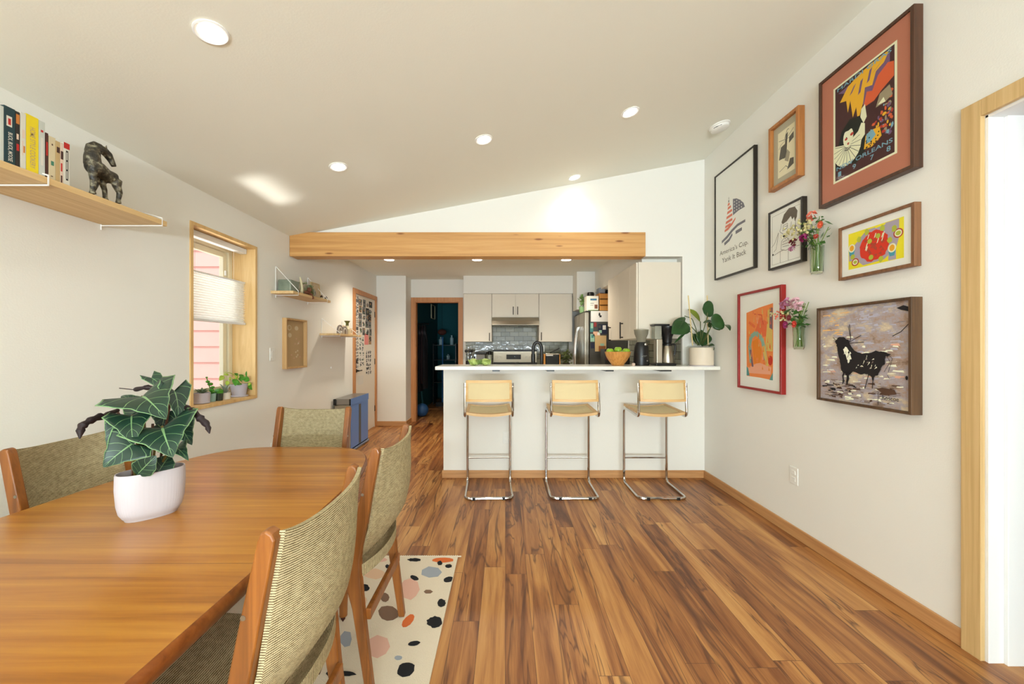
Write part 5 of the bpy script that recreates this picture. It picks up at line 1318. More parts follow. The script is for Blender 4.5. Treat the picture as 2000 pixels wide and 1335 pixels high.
b.box(-.006,.006,-w_,-w_+.006,0,h_).box(-.006,.006,w_-.006,w_,0,h_).box(-.006,.006,-w_+.006,w_-.006,0,.006).box(-.006,.006,-w_+.006,w_-.006,h_-.006,h_); b.build('frame', gilt, t)
b = MB(); b.box(-.002,.0,-w_+.006,w_-.006,.006,h_-.006); S = Sheet(b,(.0004,-w_+.006,.006),(0,1,0),(0,0,1),(1,0,0),2*w_-.012,h_-.012); S.disc(.3,.35,.2,.2,1,14); S.disc(.32,.38,.1,.12,2,12); b.build('photo', [plain('photo_paper', rgb(204,184,152), .6), plain('photo_grey', rgb(150,146,150), .6), plain('photo_dark', rgb(90,80,72), .6)], t)
mush_c = plain('dark_cap', rgb(74,50,34), .6)
for px_, h_, lb in ((628,.034,'left of two tiny brown acorn ornaments at the end of the middle shelf'),(637,.036,'right of two tiny brown acorn ornaments, nearest the shelf end')):
    t = thing('acorn_ornament', lb, 'ornament', (-1.93, Lp(px_,-1.93), zz), group='acorn ornaments on the middle shelf')
    MB().lathe([(.010,0),(.014,.012),(.008,.02)], n=12).build('base', bone_m, t, smooth=True); MB().lathe([(.013,.016),(.015,.022),(.009,.034),(.002,.042)], n=12).build('cap', mush_c, t, smooth=True)
# items on the lower shelf
zz = 1.412+.0222
arch_m = plain('grey_stone', rgb(140,128,120), .8); arch2 = plain('pale_stone', rgb(214,206,190), .8)
for yy, sc_, lb in ((4.47,1.0,'left grey stone rainbow arch on the lower shelf'),(4.60,.9,'right grey stone rainbow arch, leaning on its neighbour')):
    t = thing('stone_arch', lb, 'ornament', (-1.95,yy,zz), group='stone arches on the lower shelf')
    for k, (r_, mt) in enumerate(((.068,arch_m),(.048,arch2),(.030,arch_m))):
        b = MB(); b.tube([(0,-r_*sc_,0)]+[(0,-math.cos(R(a))*r_*sc_,.03*sc_+math.sin(R(a))*r_*sc_) for a in range(0,181,15)]+[(0,r_*sc_,0)], .0095, 8); b.build('arch_band', mt, t, smooth=True)
t = thing('pebble', 'small pale pebble in front of the stone arches', 'pebble', (-1.925,4.43,zz)); b = MB(); b.ball((0,0,.017), .018, 12, 8, sy=1.3); b.build('stone', arch2, t, smooth=True)
t = thing('ceramic_dish', 'white ceramic dish standing against the wall on the lower shelf', 'dish', (-2.03,4.76,zz))
MB().box(-.006,.006,-.03,.11,0,.115).build('dish', plain('beige_ceramic', rgb(214,190,156), .5), t, bevel=.005)
t = thing('bottle_vase', 'pale bottle vase with a green neck on the lower shelf', 'vase', (-1.97,4.72,zz))
MB().lathe([(.030,0),(.036,.03),(.038,.07),(.020,.095),(.018,.11)], n=22).build('vase_body', plain('cream_glaze', rgb(220,206,170), .3), t, smooth=True)
MB().lathe([(.018,.108),(.017,.14),(.036,.17),(.034,.17),(.014,.14)], n=22).build('vase_neck', plain('olive_glaze', rgb(104,100,40), .3), t, smooth=True)
t = thing('small_print', 'small beige card standing behind the bottle vase on the lower shelf', 'card', (-2.0,4.90,zz)); b = MB(); b.box(-.002,.002,-.05,.05,0,.09); S=Sheet(b,(.0023,-.05,0),(0,1,0),(0,0,1),(1,0,0),.1,.09); S.rect(.1,.2,.35,.8,1); S.rect(.5,.3,.9,.7,1); b.build('card', [plain('beige_ceramic', rgb(214,190,156), .5), plain('card_print', rgb(176,160,136), .7)], t)
# shadow-box picture on the left wall
t = thing('shadow_box', 'pale wooden shadow box with faint white shapes on the left wall', 'framed picture', (XL, 3.75, 1.312))
h_, w_, f_ = .242, .188, .016
lt = wood('pale_frame', [rgb(186,144,92), rgb(202,162,108), rgb(210,172,120)], 'Z', 2, 50, .5)
b = MB().box(.001,.042,-w_,-w_+f_,-h_,h_).box(.001,.042,w_-f_,w_,-h_,h_).box(.001,.042,-w_+f_,w_-f_,-h_,-h_+f_).box(.001,.042,-w_+f_,w_-f_,h_-f_,h_); b.build('frame', lt, t, bevel=.002)
b = MB().box(.004,.010,-w_+f_,w_-f_,-h_+f_,h_-f_); S = Sheet(b,(.0103,-w_+f_,-h_+f_),(0,1,0),(0,0,1),(1,0,0),2*(w_-f_),2*(h_-f_))
S.disc(.25,.84,.11,.06,1,16); S.disc(.27,.84,.06,.04,0,16); S.disc(.62,.84,.10,.05,1,12); S.disc(.28,.68,.09,.05,1,14)
for i in range(12): S.disc(rp.uniform(.35,.85), rp.uniform(.15,.65), .04, .02, rp.choice([1,2]), 8, .2, rnd=rp)
b.build('backing', [plain('kraft_back', rgb(182,154,112), .8), plain('plaster', rgb(206,190,156), .8), plain('pink_faint', rgb(196,160,130), .8)], t)

# step can
bl = plain('blue_film', rgb(112,146,206), .3); gm_ = plain('grey_plastic_lid', rgb(96,98,94), .4)
t = thing('trash_can', 'slim steel step can with a blue film side near the collage door', 'trash can', (-1.975, 4.88, 0))
MB().box(-.10,.10,-.29,.29,.03,.575).build('body', steel_m, t, bevel=.012)
MB().box(-.104,.104,-.295,.295,.575,.65).build('lid', plain('brushed_lid', rgb(150,148,144), .35, .8), t, bevel=.01)
MB().box(-.104,-.07,-.31,-.295,.575,.65).box(.085,.106,-.303,-.29,.57,.65).build('lid_corner', black_m, t, bevel=.008)
fi = MB().box(.1005,.1035,-.285,.285,.045,.57).box(.1045,.107,-.297,.297,.57,.652).build('blue_film', bl, t)
MB().box(.1036,.105,-.04,.03,.05,.55).build('dark_stripe', gm_, fi)
MB().box(-.10,.115,-.30,.30,.0,.035).build('base', black_m, t, bevel=.006)
MB().box(.10,.125,-.27,.27,.012,.035).build('pedal', plain('pedal_steel', rgb(170,186,214), .25, .6), t, bevel=.004)

# ================================================================= PLANTS
def leaf(b, base_, tip, width, nrm, lobes=0, curl=.15, nu=12, nv=6, shape=None, droop=0, fold=.15, mi=0, wavy=0):
    base_, tip, nrm = Vector(base_), Vector(tip), Vector(nrm)
    ax = tip-base_; L_ = ax.length; d = ax.normalized(); side = d.cross(nrm).normalized(); up = side.cross(d).normalized()
    def wd(u):
        if shape == 'arrow':   # broad near the base with back lobes
            return (1-u)**.85*(1.05 if u > .08 else .9)*(1+.25*math.sin(min(1,u*3)*math.pi))
        if shape == 'round': return math.sqrt(max(0, 1-(2*u-1)**2))
        return math.sin(math.pi*min(1, max(0, u))**.85)**.8
    def f(u, v):
        q = 2*v-1; w_ = wd(u)*width/2
        back = lobes*max(0, 1-u*3.2)*abs(q)*L_          # lobes sweep back past the stalk
        wv = wavy*math.sin(u*22)*abs(q)
        return base_+d*(u*L_-back)+side*(q*w_*(1+wv))+up*(-curl*L_*(2*u-1)**2+curl*L_*.5 - droop*L_*u*u + fold*abs(q)*w_)
    b.grid(f, nu, nv, mi, lambda u, v: (u, v))
alo_m = veined_leaf('alocasia_leaf', rgb(24,54,40), rgb(120,156,104), rgb(50,26,28), k=4.6, vw=.022, rough=.42)
dark_m = plain('alocasia_underside', rgb(34,18,20), .6)
stalk_m = plain('alocasia_stalk', rgb(112,100,52), .5); stalk2 = plain('stalk_brown', rgb(84,52,34), .5)
POT = Vector((-1.135,1.215,TH+.0105))
al = thing('potted_alocasia', 'arrow-leaved alocasia in an oval ribbed white pot on the dining table', 'potted plant', POT)
pa, pb_ = .084, .050
ang = R(48)
def oval(prof, n=160, rib=0, M=None):
    b = MB(); vs = []
    for r_, z in prof:
        for k in range(n):
            a = 2*math.pi*k/n; q = 1+(rib*(.5+.5*math.cos(a*56)) if rib and .02 < z < .138 else 0)
            x, y = r_*pa*math.copysign(abs(math.cos(a))**.85, math.cos(a))*q, r_*pb_*math.copysign(abs(math.sin(a))**.85, math.sin(a))*q
            vs.append((x*math.cos(ang)-y*math.sin(ang), x*math.sin(ang)+y*math.cos(ang), z))
    fs = [(i*n+k, i*n+(k+1) % n, (i+1)*n+(k+1) % n, (i+1)*n+k) for i in range(len(prof)-1) for k in range(n)]
    fs.append(tuple(range(n))[::-1]); b.add(vs, fs); return b
potw = plain('white_ceramic', rgb(198,189,192), .5)
oval([(.74,.0),(.76,.006),(.80,.008),(.90,.024),(.96,.05),(1,.10),(1,.14),(.985,.147),(.95,.147),(.93,.13)], rib=.010).build('pot', potw, al, smooth=True, angle=70)
oval([(.94,.128),(.5,.132),(.0001,.133)]).build('soil', soil_m, al)
def ap(cx, cy, Y): return at(120+cx/3.925, 720+cy/3.925, Y)-POT
b = MB(); bd_ = MB(); stems = MB(); stems2 = MB()
cam_n = Vector((.75,-1,.25))
LV = [ # base(px), Y, tip(px), Y, width, lobes, normal, curl
 ((610,195),1.20,(795,368),1.12,.17,.30,(.55,-.8,.7),.10),
 ((768,440),1.17,(848,668),1.10,.165,.30,(.75,-1,.35),.10),
 ((535,350),1.16,(548,575),1.10,.105,.22,(.75,-1,.25),.10),
 ((540,572),1.14,(315,755),1.10,.115,.25,(.6,-.9,.6),.10),
 ((870,160),1.25,(900,395),1.22,.075,.35,(.9,-.6,.1),.14),
 ((900,430),1.26,(1000,580),1.24,.080,.2,(.7,-.8,.4),.10),
 ((860,600),1.20,(968,685),1.14,.065,.25,(.3,-.6,1),.16),
 ((575,815),1.16,(722,668),1.16,.062,0,(.75,-1,.3),.08),
 ((735,800),1.20,(830,660),1.24,.060,0,(.75,-1,.3),.08),
 ((600,300),1.26,(455,195),1.30,.070,.2,(.5,-.8,.8),.12),
 ((440,420),1.24,(350,610),1.22,.060,.2,(.6,-1,.4),.10),
 ((690,60),1.30,(860,230),1.28,.045,.2,(.8,-.6,.5),.10),
 ((640,470),1.22,(640,640),1.20,.07,.2,(.7,-1,.3),.10),
 ((800,330),1.27,(760,480),1.25,.08,.25,(.8,-.8,.3),.10),
 ((470,540),1.24,(365,640),1.22,.05,.2,(.6,-1,.4),.10)]
for (p0, Y0_, p1, Y1_, w_, lo_, nn_, cu) in LV:
    leaf(b, ap(*p0, Y0_), ap(*p1, Y1_), w_, nn_, lobes=lo_, shape='arrow' if lo_ else None, curl=cu, nu=18, nv=10, wavy=.05)
b.build('leaves', alo_m, al, smooth=True, solid=.0012)
for (P_, w_) in (([(430,318,1.22),(330,355,1.16),(230,390,1.12),(150,440,1.09),(140,535,1.08)],[.010,.016,.015,.016,.002]),([(915,280,1.26),(985,305,1.24),(1060,375,1.22),(1120,430,1.21),(1135,495,1.20)],[.012,.016,.017,.013,.002]),
                 ([(445,148,1.30),(560,160,1.28),(650,140,1.27),(740,150,1.28)],[.002,.011,.013,.008]),([(480,300,1.27),(540,270,1.27),(610,300,1.26)],[.006,.010,.006]),([(385,485,1.24),(430,470,1.24),(480,500,1.22)],[.012,.014,.006])):
    PP = fillet([ap(x, y, Yq) for x, y, Yq in P_], .012, 3); nP_ = len(PP)
    bd_.tube(PP, [max(.0015, (w_[min(len(w_)-1,int(i/(nP_-1)*(len(w_)-1)))]*.62)*(1+.22*math.sin(i*2.1))) for i in range(nP_)], 10)
bd_.v = bd_.v; bd_.build('curled_leaves', dark_m, al, smooth=True)
for (x0_, y0_), (x1_, y1_, Y_), mt in (((560,800),(535,560,1.17),0),((590,800),(545,350,1.18),0),((610,790),(620,205,1.22),0),((640,800),(700,420,1.22),1),((660,790),(775,440,1.19),0),((690,770),(850,180,1.27),1),((720,770),(880,440,1.27),0),((545,770),(430,330,1.24),1),((750,760),(900,290,1.27),1),((700,780),(850,610,1.21),0),((600,780),(475,500,1.2),1)):
    p0_ = Vector((0,0,.13))+Vector(((x0_-650)/3.925*1.2/740*.8, (x0_-650)/3.925*1.2/740*.6, 0)); p1_ = ap(x1_, y1_, Y_)
    mid = p0_*.45+p1_*.55; mid.z += .01; mid.x = p0_.x*.7+p1_.x*.3
    (stems2 if mt else stems).tube(fillet([p0_, mid, p1_], .05, 5), .0036, 7)
stems.build('stalks', stalk_m, al, smooth=True); stems2.build('brown_stalks', stalk2, al, smooth=True)

# plant on the bar
YPL = 3.53
phil_m = plain('philodendron_leaf', rgb(38,74,32), .3, var=.25, vscale=14); phl2 = plain('young_leaf', rgb(120,134,40), .35)
pp = at(1370, 711, YPL); pp.z = BZ+.0005
pl = thing('potted_philodendron', 'round-leaved plant in a white cylinder pot at the right end of the bar', 'potted plant', pp)
MB().lathe([(.108,0),(.108,.006),(.100,.007)], n=36).build('saucer', potw, pl, smooth=True)
MB().lathe([(.098,.007),(.102,.012),(.104,.165),(.100,.170),(.095,.168),(.093,.15)], n=40).build('pot', plain('stoneware', rgb(226,212,190), .5, var=.06, vscale=8), pl, smooth=True)
MB().lathe([(.094,.148),(.0001,.155)], n=30, cap=False).build('soil', soil_m, pl)
def bp(cx, cy, Y=YPL): return at(1300+cx/8.9, 570+cy/8.9, Y)-pp
b = MB()
for (p0, Y0_, p1, Y1_, w_, sh_, nn_, cu) in (((330,420),3.55,(105,715),3.50,.09,None,(-.6,-.7,.5),.10),((400,545),3.52,(110,720),3.46,.155,None,(.1,-1,.5),.08),
      ((640,290),3.46,(840,310),3.46,.155,'round',(0,-1,.2),.05),((800,560),3.24,(1000,480),3.24,.145,'round',(0,-1,.15),.05),((990,560),3.30,(1130,650),3.14,.05,None,(0,-.7,.8),.15),((380,670),3.58,(145,890),3.5,.022,None,(.3,-1,.8),.04),
      ((860,500),3.26,(945,665),3.24,.115,None,(0,-1,.2),.1),((650,530),3.48,(830,510),3.44,.06,None,(0,-.6,1),.1),((650,680),3.6,(640,940),3.54,.155,None,(0,-1,.1),.08),((490,720),3.64,(590,930),3.6,.08,None,(0,-1,.1),.05),((740,940),3.5,(850,920),3.46,.045,None,(0,-.7,.8),.2),
      ((585,700),3.62,(640,720),3.62,.06,'round',(0,-1,.1),.05),((780,620),3.45,(760,520),3.45,.05,None,(0,-1,.1),.1),((830,920),3.46,(835,1010),3.42,.03,None,(1,-1,0),.1)):
    leaf(b, bp(*p0, Y0_), bp(*p1, Y1_), w_, nn_, shape=sh_, curl=cu, nu=12, nv=8)
b.build('leaves', phil_m, pl, smooth=True, solid=.0015)
b = MB(); leaf(b, bp(400,290,3.56), bp(610,510,3.54), .062, (.3,-1,.4), curl=.12); b.build('young_leaf', phl2, pl, smooth=True, solid=.0015)
b = MB()
for P_ in ([(560,920),(530,640),(460,460),(330,415)],[(600,920),(608,700),(605,510)],[(600,920),(650,700),(720,440),(730,360)],[(620,920),(740,680),(820,560)],[(560,930),(470,720),(400,675)],[(590,920),(540,700),(400,550)],[(640,920),(720,760),(780,620)],[(640,930),(760,920)]):
    b.tube(fillet([bp(x, y, 3.56 if x < 650 else 3.42) for x, y in P_], .02, 4), .004, 7)
b.build('stalks', plain('phil_stalk', rgb(84,96,50), .5), pl, smooth=True)
stk = plain('bamboo_stake', rgb(216,192,136), .6)
for (x0_, y0_, x1_, y1_) in ((470,930,393,60),(740,930,722,60)):
    MB().tube([bp(x0_, y0_, 3.53), bp(x1_, y1_, 3.53)], .0055, 8).build('stake', stk, pl, smooth=True)

# fruit bowl
FB = at(1206.5, 711, 3.62); FB.z = BZ+.0005
bowl_m = wood('bowl_wood', [rgb(176,112,48), rgb(204,142,70), rgb(214,156,84)], 'Z', 1, 60, .45)
t = thing('fruit_bowl', 'wide turned wooden bowl of green apples on the bar', 'bowl', FB)
MB().lathe([(.055,0),(.058,.01),(.085,.045),(.108,.085),(.122,.13),(.118,.131),(.103,.088),(.080,.05),(.045,.018),(0,.014)], n=48).build('bowl', bowl_m, t, smooth=True)
app_m = plain('green_apple', rgb(140,178,44), .3, var=.12, vscale=20); apst = plain('apple_stem', rgb(80,60,30), .7)
def apple(label, dx, dy, dz, r_=.036, k_=0):
    a = thing('apple', label, 'apple', FB+Vector((dx,dy,dz)), k_, 'green apples in the wooden bowl')
    MB().lathe([(0,.012),(r_*.25,.002),(r_*.5,0),(r_*.85,r_*.35),(r_,r_*.95),(r_*.9,r_*1.5),(r_*.55,r_*1.85),(r_*.25,r_*1.86),(0,r_*1.7)], n=20, cap=False).build('fruit', app_m, a, smooth=True, angle=80)
    MB().tube([(0,0,r_*1.7),(.004,0,r_*2.1)], .0016, 6).build('stem', apst, a)
apple('leftmost green apple in the wooden bowl', -.080,-.02,.094); apple('green apple at the back centre of the bowl, highest', .012,.03,.104,.038); apple('rightmost green apple in the wooden bowl', .078,-.012,.092,.037)
apple('green apple at the front right of the bowl', .035,-.055,.076,.034); apple('green apple deep at the front left of the bowl', -.03,-.05,.066,.034)
apple('green apple at the back left of the bowl', -.045,.055,.080,.034)
# grinder
G0 = at(1252.5, 711, 3.62); G0.z = BZ+.0005
t = thing('coffee_grinder', 'black coffee grinder with a clear hopper on the bar', 'coffee grinder', G0)
b = MB(); prof_ = [(.072,0),(.074,.01),(.070,.10),(.066,.17),(.056,.205),(.045,.222)]
b.lathe(prof_, n=36, sx=1, sy=.9); b.build('body', black_m, t, smooth=True)
hop_m = plain('hopper_smoke', rgb(178,172,152), .12, trans=.55, ior=1.2)
MB().lathe([(.040,.222),(.042,.25),(.062,.30),(.066,.335),(.064,.335),(.058,.30),(.038,.25)], n=36).build('hopper', hop_m, t, smooth=True)
MB().lathe([(.067,.333),(.067,.341),(.02,.345),(0,.345)], n=36).build('hopper_lid', plain('lid_smoke', rgb(140,134,112), .2), t, smooth=True)
MB().lathe([(.0,0),(.013,.0),(.012,.012),(0,.014)], (.02,-.055,.20), 16, M=Matrix.Rotation(R(90),4,'X')).build('dial', steel_m, t, smooth=True)
b = MB(); S = Sheet(b, (-.02,-.0675,.07),(1,0,0),(0,0,1),(0,-1,0),.05,.03); S.line([(0,.55),(.3,.75),(1,.8)],.12,0); S.line([(0,.75),(.1,.3)],.12,0); S.line([(.2,.45),(.8,.5)],.08,0); b.build('logo', plain('logo_grey', rgb(120,120,112), .5), t)
MB().tube([(.035,-.045,.045),(.035,-.062,.045)], .006, 10).build('button', steel_m, t)
# coffee maker
M0 = at(1297, 711, 3.62); M0.z = BZ+.0005
t = thing('coffee_maker', 'tall black and silver drip coffee maker with thermal carafe on the bar', 'coffee maker', M0)
MB().box(-.105,.085,-.075,.075,0,.022).build('base', black_m, t, bevel=.006)
MB().box(-.085,-.032,-.04,.04,.022,.25).build('column', plain('silver_paint', rgb(190,180,160), .35, .6), t, bevel=.006)
MB().box(-.105,-.04,-.045,.045,.25,.375).build('water_tank', plain('tank_clear', rgb(206,206,190), .1, trans=.6, ior=1.2), t, bevel=.006)
MB().box(-.115,.035,-.05,.05,.375,.392).build('tank_lid', black_m, t, bevel=.004)
MB().lathe([(.040,.215),(.046,.27),(.072,.335),(.082,.365),(.082,.372),(.0,.372)], (.03,0,0), 30).build('brew_basket', black_m, t, smooth=True)
MB().lathe([(.064,.023),(.066,.03),(.054,.12),(.042,.185),(.040,.19)], (.03,0,0), 36).build('carafe', steel_m, t, smooth=True)
MB().lathe([(.042,.188),(.044,.205),(.03,.218),(0,.218)], (.03,0,0), 30).build('carafe_lid', black_m, t, smooth=True)
MB().tube(fillet([(.065,0,.20),(.105,-.01,.20),(.098,-.01,.10),(.075,0,.09)], .02, 4), .010, 8).build('carafe_handle', black_m, t, smooth=True)
# small glass between bowl and grinder
b = MB().lathe([(.014,0),(.016,.02),(.010,.028),(0,.028)], (G0.x-.115, 3.5, BZ+.0005), 16); tag(b.build('salt_dish', plain('pink_ceramic', rgb(206,180,160), .4), smooth=True), 'tiny pale pink dish on the bar between bowl and grinder', 'dish')
# green cabbages
cab_g = plain('cabbage_leaf', rgb(178,196,112), .5, var=.2, vscale=30); cab_d = plain('cabbage_dark', rgb(96,120,52), .6)
for i, (px_, lb) in enumerate(((925,'left pale green lettuce head on the bar end'),(948,'right pale green lettuce head on the bar end'))):
    c = at(px_, 712, 3.63); c.z = BZ+.0005
    t = thing('lettuce_head', lb, 'lettuce', c, i*1.1, 'lettuce heads on the bar'); q = random.Random(40+i)
    b = MB(); b.ball((0,0,.032), .042, 20, 12, sz=.8, jit=.05); b.build('heart', cab_g, t, smooth=True)
    b = MB()
    for k in range(18):
        a = q.uniform(0,6.28); c0 = Vector((.03*math.cos(a),.03*math.sin(a),.008)); c1 = Vector((.050*math.cos(a+.3),.050*math.sin(a+.3),q.uniform(.03,.062)))
        leaf(b, c0, c1, .05, Vector((math.cos(a),math.sin(a),-.2)), shape='round', curl=-.3, nu=6, nv=6, wavy=.2)
    b.build('outer_leaves', cab_g, t, smooth=True)
b = MB(); q = random.Random(3); c = at(937, 712, 3.60); c.z = BZ
for k in range(9): leaf(b, c+Vector((q.uniform(-.02,.02),0,.008)), c+Vector((q.uniform(-.02,.02),q.uniform(-.02,.02),.06)), .02, (0,-1,.3))
tag(b.build('herb_sprig', cab_d), 'dark green herb sprig between the two lettuce heads', 'herb')
# dark things behind: window sill plants
SZ = WZ0+.0165
def sill(px_, X): return yat(px_, X)
XS = XL-.075
gsuc = plain('succulent', rgb(96,116,84), .5); grn = plain('bright_leaf', rgb(70,140,36), .4, var=.25, vscale=20); grn2 = plain('lime_leaf', rgb(170,196,70), .45)
potg = plain('grey_pot', rgb(176,170,166), .5); potl = plain('lilac_grey_pot', rgb(186,178,184), .45)
def sp(px_, py_): 
    Y_ = yat(px_, XS); return Vector((XS, Y_, EYE-(py_-VY)*Y_/F))
Y1_ = yat(391.5, XS)
t = thing('succulent_pot', 'grey pot with a dark succulent at the near end of the window sill', 'potted plant', (XS, Y1_+.01, SZ), group='small plants on the window sill')
MB().lathe([(.046,0),(.052,.004),(.050,.006),(.048,.01),(.052,.075),(.047,.076),(.045,.06),(0,.062)], n=28).build('pot', potl, t, smooth=True)
b = MB(); q = random.Random(2)
for k in range(15):
    a = k*2.4; leaf(b, (0,0,.062), (.045*math.cos(a),.045*math.sin(a),.085+.002*k), .018, (0,0,1), nu=5, nv=4, fold=.4)
b.build('rosette', gsuc, t, smooth=True, solid=.002)
Y2 = yat(413, XS)
t = thing('succulent_jar', 'tall leggy succulent in a blue-green glass on the window sill', 'potted plant', (XS, Y2, SZ), group='small plants on the window sill')
MB().lathe([(.026,0),(.030,.06),(.028,.06),(.025,.004)], n=22).build('jar', plain('aqua_jar', rgb(140,170,160), .15), t, smooth=True)
b = MB(); b.tube([(0,0,.04),(0,-.01,.09),(0,-.035,.15),(0,-.045,.18)], .003, 6)
for (y_, z_, r_) in ((0,.085,.016),(.01,.105,.014),(-.012,.13,.018),(-.035,.15,.014),(-.045,.182,.008),(.012,.07,.018)): b.ball((0,y_,z_), r_, 10, 7, sz=.7)
b.build('foliage', grn, t, smooth=True)
Y3 = yat(424.5, XS)
t = thing('moss_jar', 'dark green mossy glass beside the blue-green jar on the sill', 'potted plant', (XS+.01, Y3, SZ), group='small plants on the window sill')
MB().lathe([(.026,0),(.029,.055),(.027,.055),(.024,.004)], n=22).build('jar', plain('dark_jar', rgb(56,62,50), .2), t, smooth=True)
b = MB(); b.ball((0,0,.062), .028, 14, 8, jit=.15); b.build('foliage', grn, t, smooth=True)
Y4 = yat(439.5, XS)
t = thing('small_aloe_pot', 'small cream pot with silvery leaves, between the glasses and the big sill plant', 'potted plant', (XS, Y4, SZ), group='small plants on the window sill')
MB().lathe([(.036,0),(.037,.05),(.033,.05),(.030,.04),(0,.042)], n=24).build('pot', plain('cream_pot', rgb(214,206,190), .5), t, smooth=True)
b = MB()
for k in range(16):
    a = k*2.4; leaf(b, (0,0,.04), (.038*math.cos(a),.05*math.sin(a),.07+.004*k), .018, (0,0,1), nu=5, nv=4)
b.build('foliage', plain('silver_leaf', rgb(150,160,140), .5), t, smooth=True)
Y5 = yat(467, XS)
t = thing('sill_plant', 'leafy bright green plant in a grey pot at the far end of the sill', 'potted plant', (XS, Y5, SZ), group='small plants on the window sill')
MB().lathe([(.062,0),(.066,.006),(.062,.010),(.054,.012)], n=30).build('saucer', potl, t, smooth=True)
MB().lathe([(.048,.012),(.062,.10),(.057,.10),(.050,.09),(0,.092)], n=30).build('pot', potl, t, smooth=True)
b = MB(); b2 = MB(); o_ = Vector((XS, Y5, SZ))
def wp(cx, cy, dx=0): 
    Y_ = yat(360+cx/12.14, XS); p = Vector((XS, Y_, EYE-(700+cy/12.14-VY)*Y_/F)); p.x += dx; return p-o_
for (p0, p1, w_, dx) in (((1440,420),(1520,260),.045,.02),((1130,470),(1060,640),.05,.05),((1300,470),(1380,520),.05,.06),((1400,580),(1500,740),.06,.06),((1560,480),(1740,560),.04,.05),((1500,440),(1700,400),.03,.02),((1480,600),(1740,650),.045,.05),((1250,430),(1130,350),.03,.02),
                        ((1320,520),(1200,480),.05,.03),((1400,480),(1300,380),.04,.0),((1520,560),(1640,620),.04,.07),((1250,560),(1120,620),.04,.05),((1350,400),(1250,520),.05,.03),((1560,520),(1680,470),.035,-.01)):
    leaf(b, wp(*p0, dx*.5), wp(*p1, dx), w_, (1,-.6,.5), nu=8, nv=6, curl=.15)
for (p0, p1, w_, dx) in (((930,400),(830,520),.035,0),((1000,460),(1040,500),.03,.02),((960,380),(1060,380),.02,.0),((960,520),(950,640),.03,.02),((1120,420),(1180,480),.03,.03),((1400,560),(1340,640),.02,.06)):
    leaf(b2, wp(*p0, dx), wp(*p1, dx), w_, (1,-.6,.5), nu=8, nv=6, curl=.15)
for P_ in ([(1300,700),(1300,560),(1440,420)],[(1290,700),(1230,560),(1130,470)],[(1320,700),(1420,600),(1560,500)],[(1280,700),(1200,400),(1100,340),(970,320),(930,400)]):
    b2.tube([wp(*p) for p in P_], .0022, 5)
b.build('leaves', grn, t, smooth=True, solid=.001); b2.build('young_leaves', grn2, t, smooth=True, solid=.001)

# ================================================================= DARK ROOM BEYOND THE DOORWAY
dk = plain('dark_cloth', rgb(18,18,22), .9); dkr = plain('maroon_cloth', rgb(30,14,18), .9)
t = thing('coat_rack', 'dark coats hanging inside the dark room, left of the doorway', 'coats', (-1.575, 7.2, 0))
b = MB()
b.tube([(-.12,0,1.72),(.12,0,1.72)], .012, 8); b.build('rail', black_m, t)
for k, (x_, mt, w_, z0_) in enumerate(((-.045,dk,.045,.45),(.005,dkr,.045,.6),(.05,dk,.04,.5))):
    b = MB(); b.grid(lambda u, v, x_=x_, w_=w_, z0_=z0_: Vector((x_+w_*math.cos(6.283*u)*(1+.2*math.sin(u*40)*(1-v))*(.35+.65*min(1,(1-v)*5)), ( .15)*math.sin(6.283*u)*(.3+.7*min(1,(1-v)*4)), z0_+(1.70-z0_)*v)), 24, 12); b.build('coat', mt, t, smooth=True)
t = thing('wall_picture', 'small pale-framed picture high on the teal left wall in the dark room', 'picture', (-1.697, 8.85, 2.10)); t.rotation_euler = (0,0,R(90)); t.scale = (2.2,1,.95); 
MB().box(-.10,.10,-.02,0,-.17,-.155).box(-.10,.10,-.02,0,.155,.17).box(-.10,-.088,-.02,0,-.155,.155).box(.088,.10,-.02,0,-.155,.155).build('frame', bone_m, t); MB().box(-.088,.088,-.008,-.001,-.155,.155).build('print', plain('grey_green', rgb(50,64,56), .8), t)
t = thing('broom', 'blue-handled broom leaning in the dark room', 'broom', (-1.36, 8.2, 0)); MB().tube([(0,0,.08),(-.0,.02,1.50)], .014, 8).build('handle', plain('blue_handle', rgb(50,110,170), .5), t); MB().box(-.14,.14,-.03,.03,0,.09).build('brush', black_m, t)
t = thing('utility_shelf', 'black shelf with cleaning bottles in the dark room', 'shelf', (-1.35, 8.62, 0))
for z_ in (.5,1.0,1.33): MB().box(-.27,.25,-.16,.16,z_-.015,z_).build('board', black_m, t)
for x_ in (-.26,.24): MB().box(x_-.012,x_+.012,-.15,.15,0,1.36).build('upright', black_m, t)
wb = plain('pale_bottle', rgb(170,200,206), .4)
for x_, z_, h_, lb in ((-1.47,1.331,.18,'left pale spray bottle on the top board in the dark room'),(-1.22,1.331,.22,'right pale bottle on the top board in the dark room'),(-1.30,1.001,.12,'short pale tub on the middle board in the dark room')):
    b = MB().lathe([(.04,0),(.042,h_*.7),(.018,h_*.82),(.018,h_)], (x_,8.62,z_), 16); tag(b.build('cleaning_bottle', wb, smooth=True), lb, 'bottle', 'cleaning bottles in the dark room')
b = MB(); b.ball((-1.54,7.0,.121), .12, 20, 12); tag(b.build('ball', plain('blue_ball', rgb(44,84,130), .5), smooth=True), 'blue ball on the floor just inside the dark doorway', 'ball')
b = MB().box(-1.42,-1.22,8.55,8.7,.5005,.78); tag(b.build('paper_sack', plain('tan_sack', rgb(150,116,70), .9), bevel=.01), 'tan paper sack on the lowest board of the dark room shelf', 'sack')
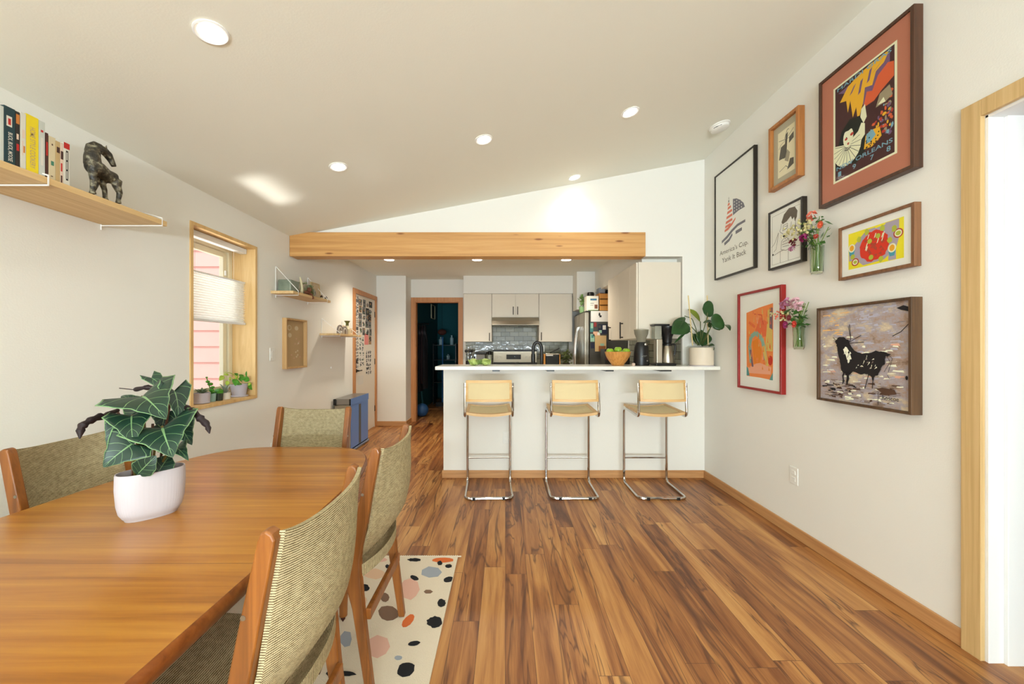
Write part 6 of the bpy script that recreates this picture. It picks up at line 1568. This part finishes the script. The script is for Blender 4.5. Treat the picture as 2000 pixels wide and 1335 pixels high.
t = thing('hanging_basket', 'dark reddish hanging basket on the teal wall in the dark room', 'basket', (-1.44, 8.62, 1.62)); b = MB(); b.ball((0,0,0), .10, 16, 10, sz=.7); b.build('basket', plain('basket_red', rgb(84,44,34), .9), t, smooth=True)
MB().tube([(0,0,0),(0,0,.98)], .003, 5).build('cord', black_m, t)
# ================================================================= LIGHT AND CAMERA
def area(name, loc_, rot, sx, sy, power, col, spread=180):
    L = bpy.data.lights.new(name, 'AREA'); L.shape = 'RECTANGLE'; L.size = sx; L.size_y = sy; L.energy = power; L.color = col; L.spread = R(spread)
    o = bpy.data.objects.new(name, L); COL.objects.link(o); o.location = loc_; o.rotation_euler = rot; return o
area('daylight_rear_window', (0, YB-.02, 1.4), (R(90),0,0), 3.0, 1.6, LP['rear'], LP['rc'])
area('added_ceiling_fill', (0, YB-.03, .75), (R(150),0,0), 3.0, .5, LP['ceiling_fill'], LP['rc'])  # added fill lamp without a real source, aimed upward to brighten the ceiling
area('daylight_hall', (3.2, .2, 2.5), (0,0,0), 1.6, 1.6, LP['hall'], (.95,.98,1.0))
gb = area('sun_glint', (-3.9, 3.0, .05), (0,0,0), 1.0, .5, LP['glint'], (1,.98,.94), 13)
d = Vector((-1.80,2.75,2.42))-gb.location; gb.rotation_euler = d.to_track_quat('-Z','Y').to_euler()
s = bpy.data.lights.new('sun', 'SUN'); s.energy = LP['sun']; s.angle = R(2); so = bpy.data.objects.new('sun', s); COL.objects.link(so)
so.rotation_euler = (R(32), 0, R(40))
w = bpy.data.worlds.new('World'); scene.world = w; w.use_nodes = True
bg = w.node_tree.nodes['Background']; bg.inputs[0].default_value = (.85,.92,1,1); bg.inputs[1].default_value = LP['world']
cam = bpy.data.cameras.new('camera'); co = bpy.data.objects.new('camera', cam); COL.objects.link(co)
cam.sensor_width = 36; cam.lens = 36*F/2000; cam.shift_x = (1000-VX)/2000; cam.shift_y = (VY-667.5)/2000
cam.clip_start = .02
co.location = (0,0,EYE); co.rotation_euler = (R(90),0,0); scene.camera = co
scene.view_settings.view_transform = 'Standard'; scene.view_settings.look = 'None'; scene.view_settings.gamma = 1
scene.view_settings.exposure = LP['exp']
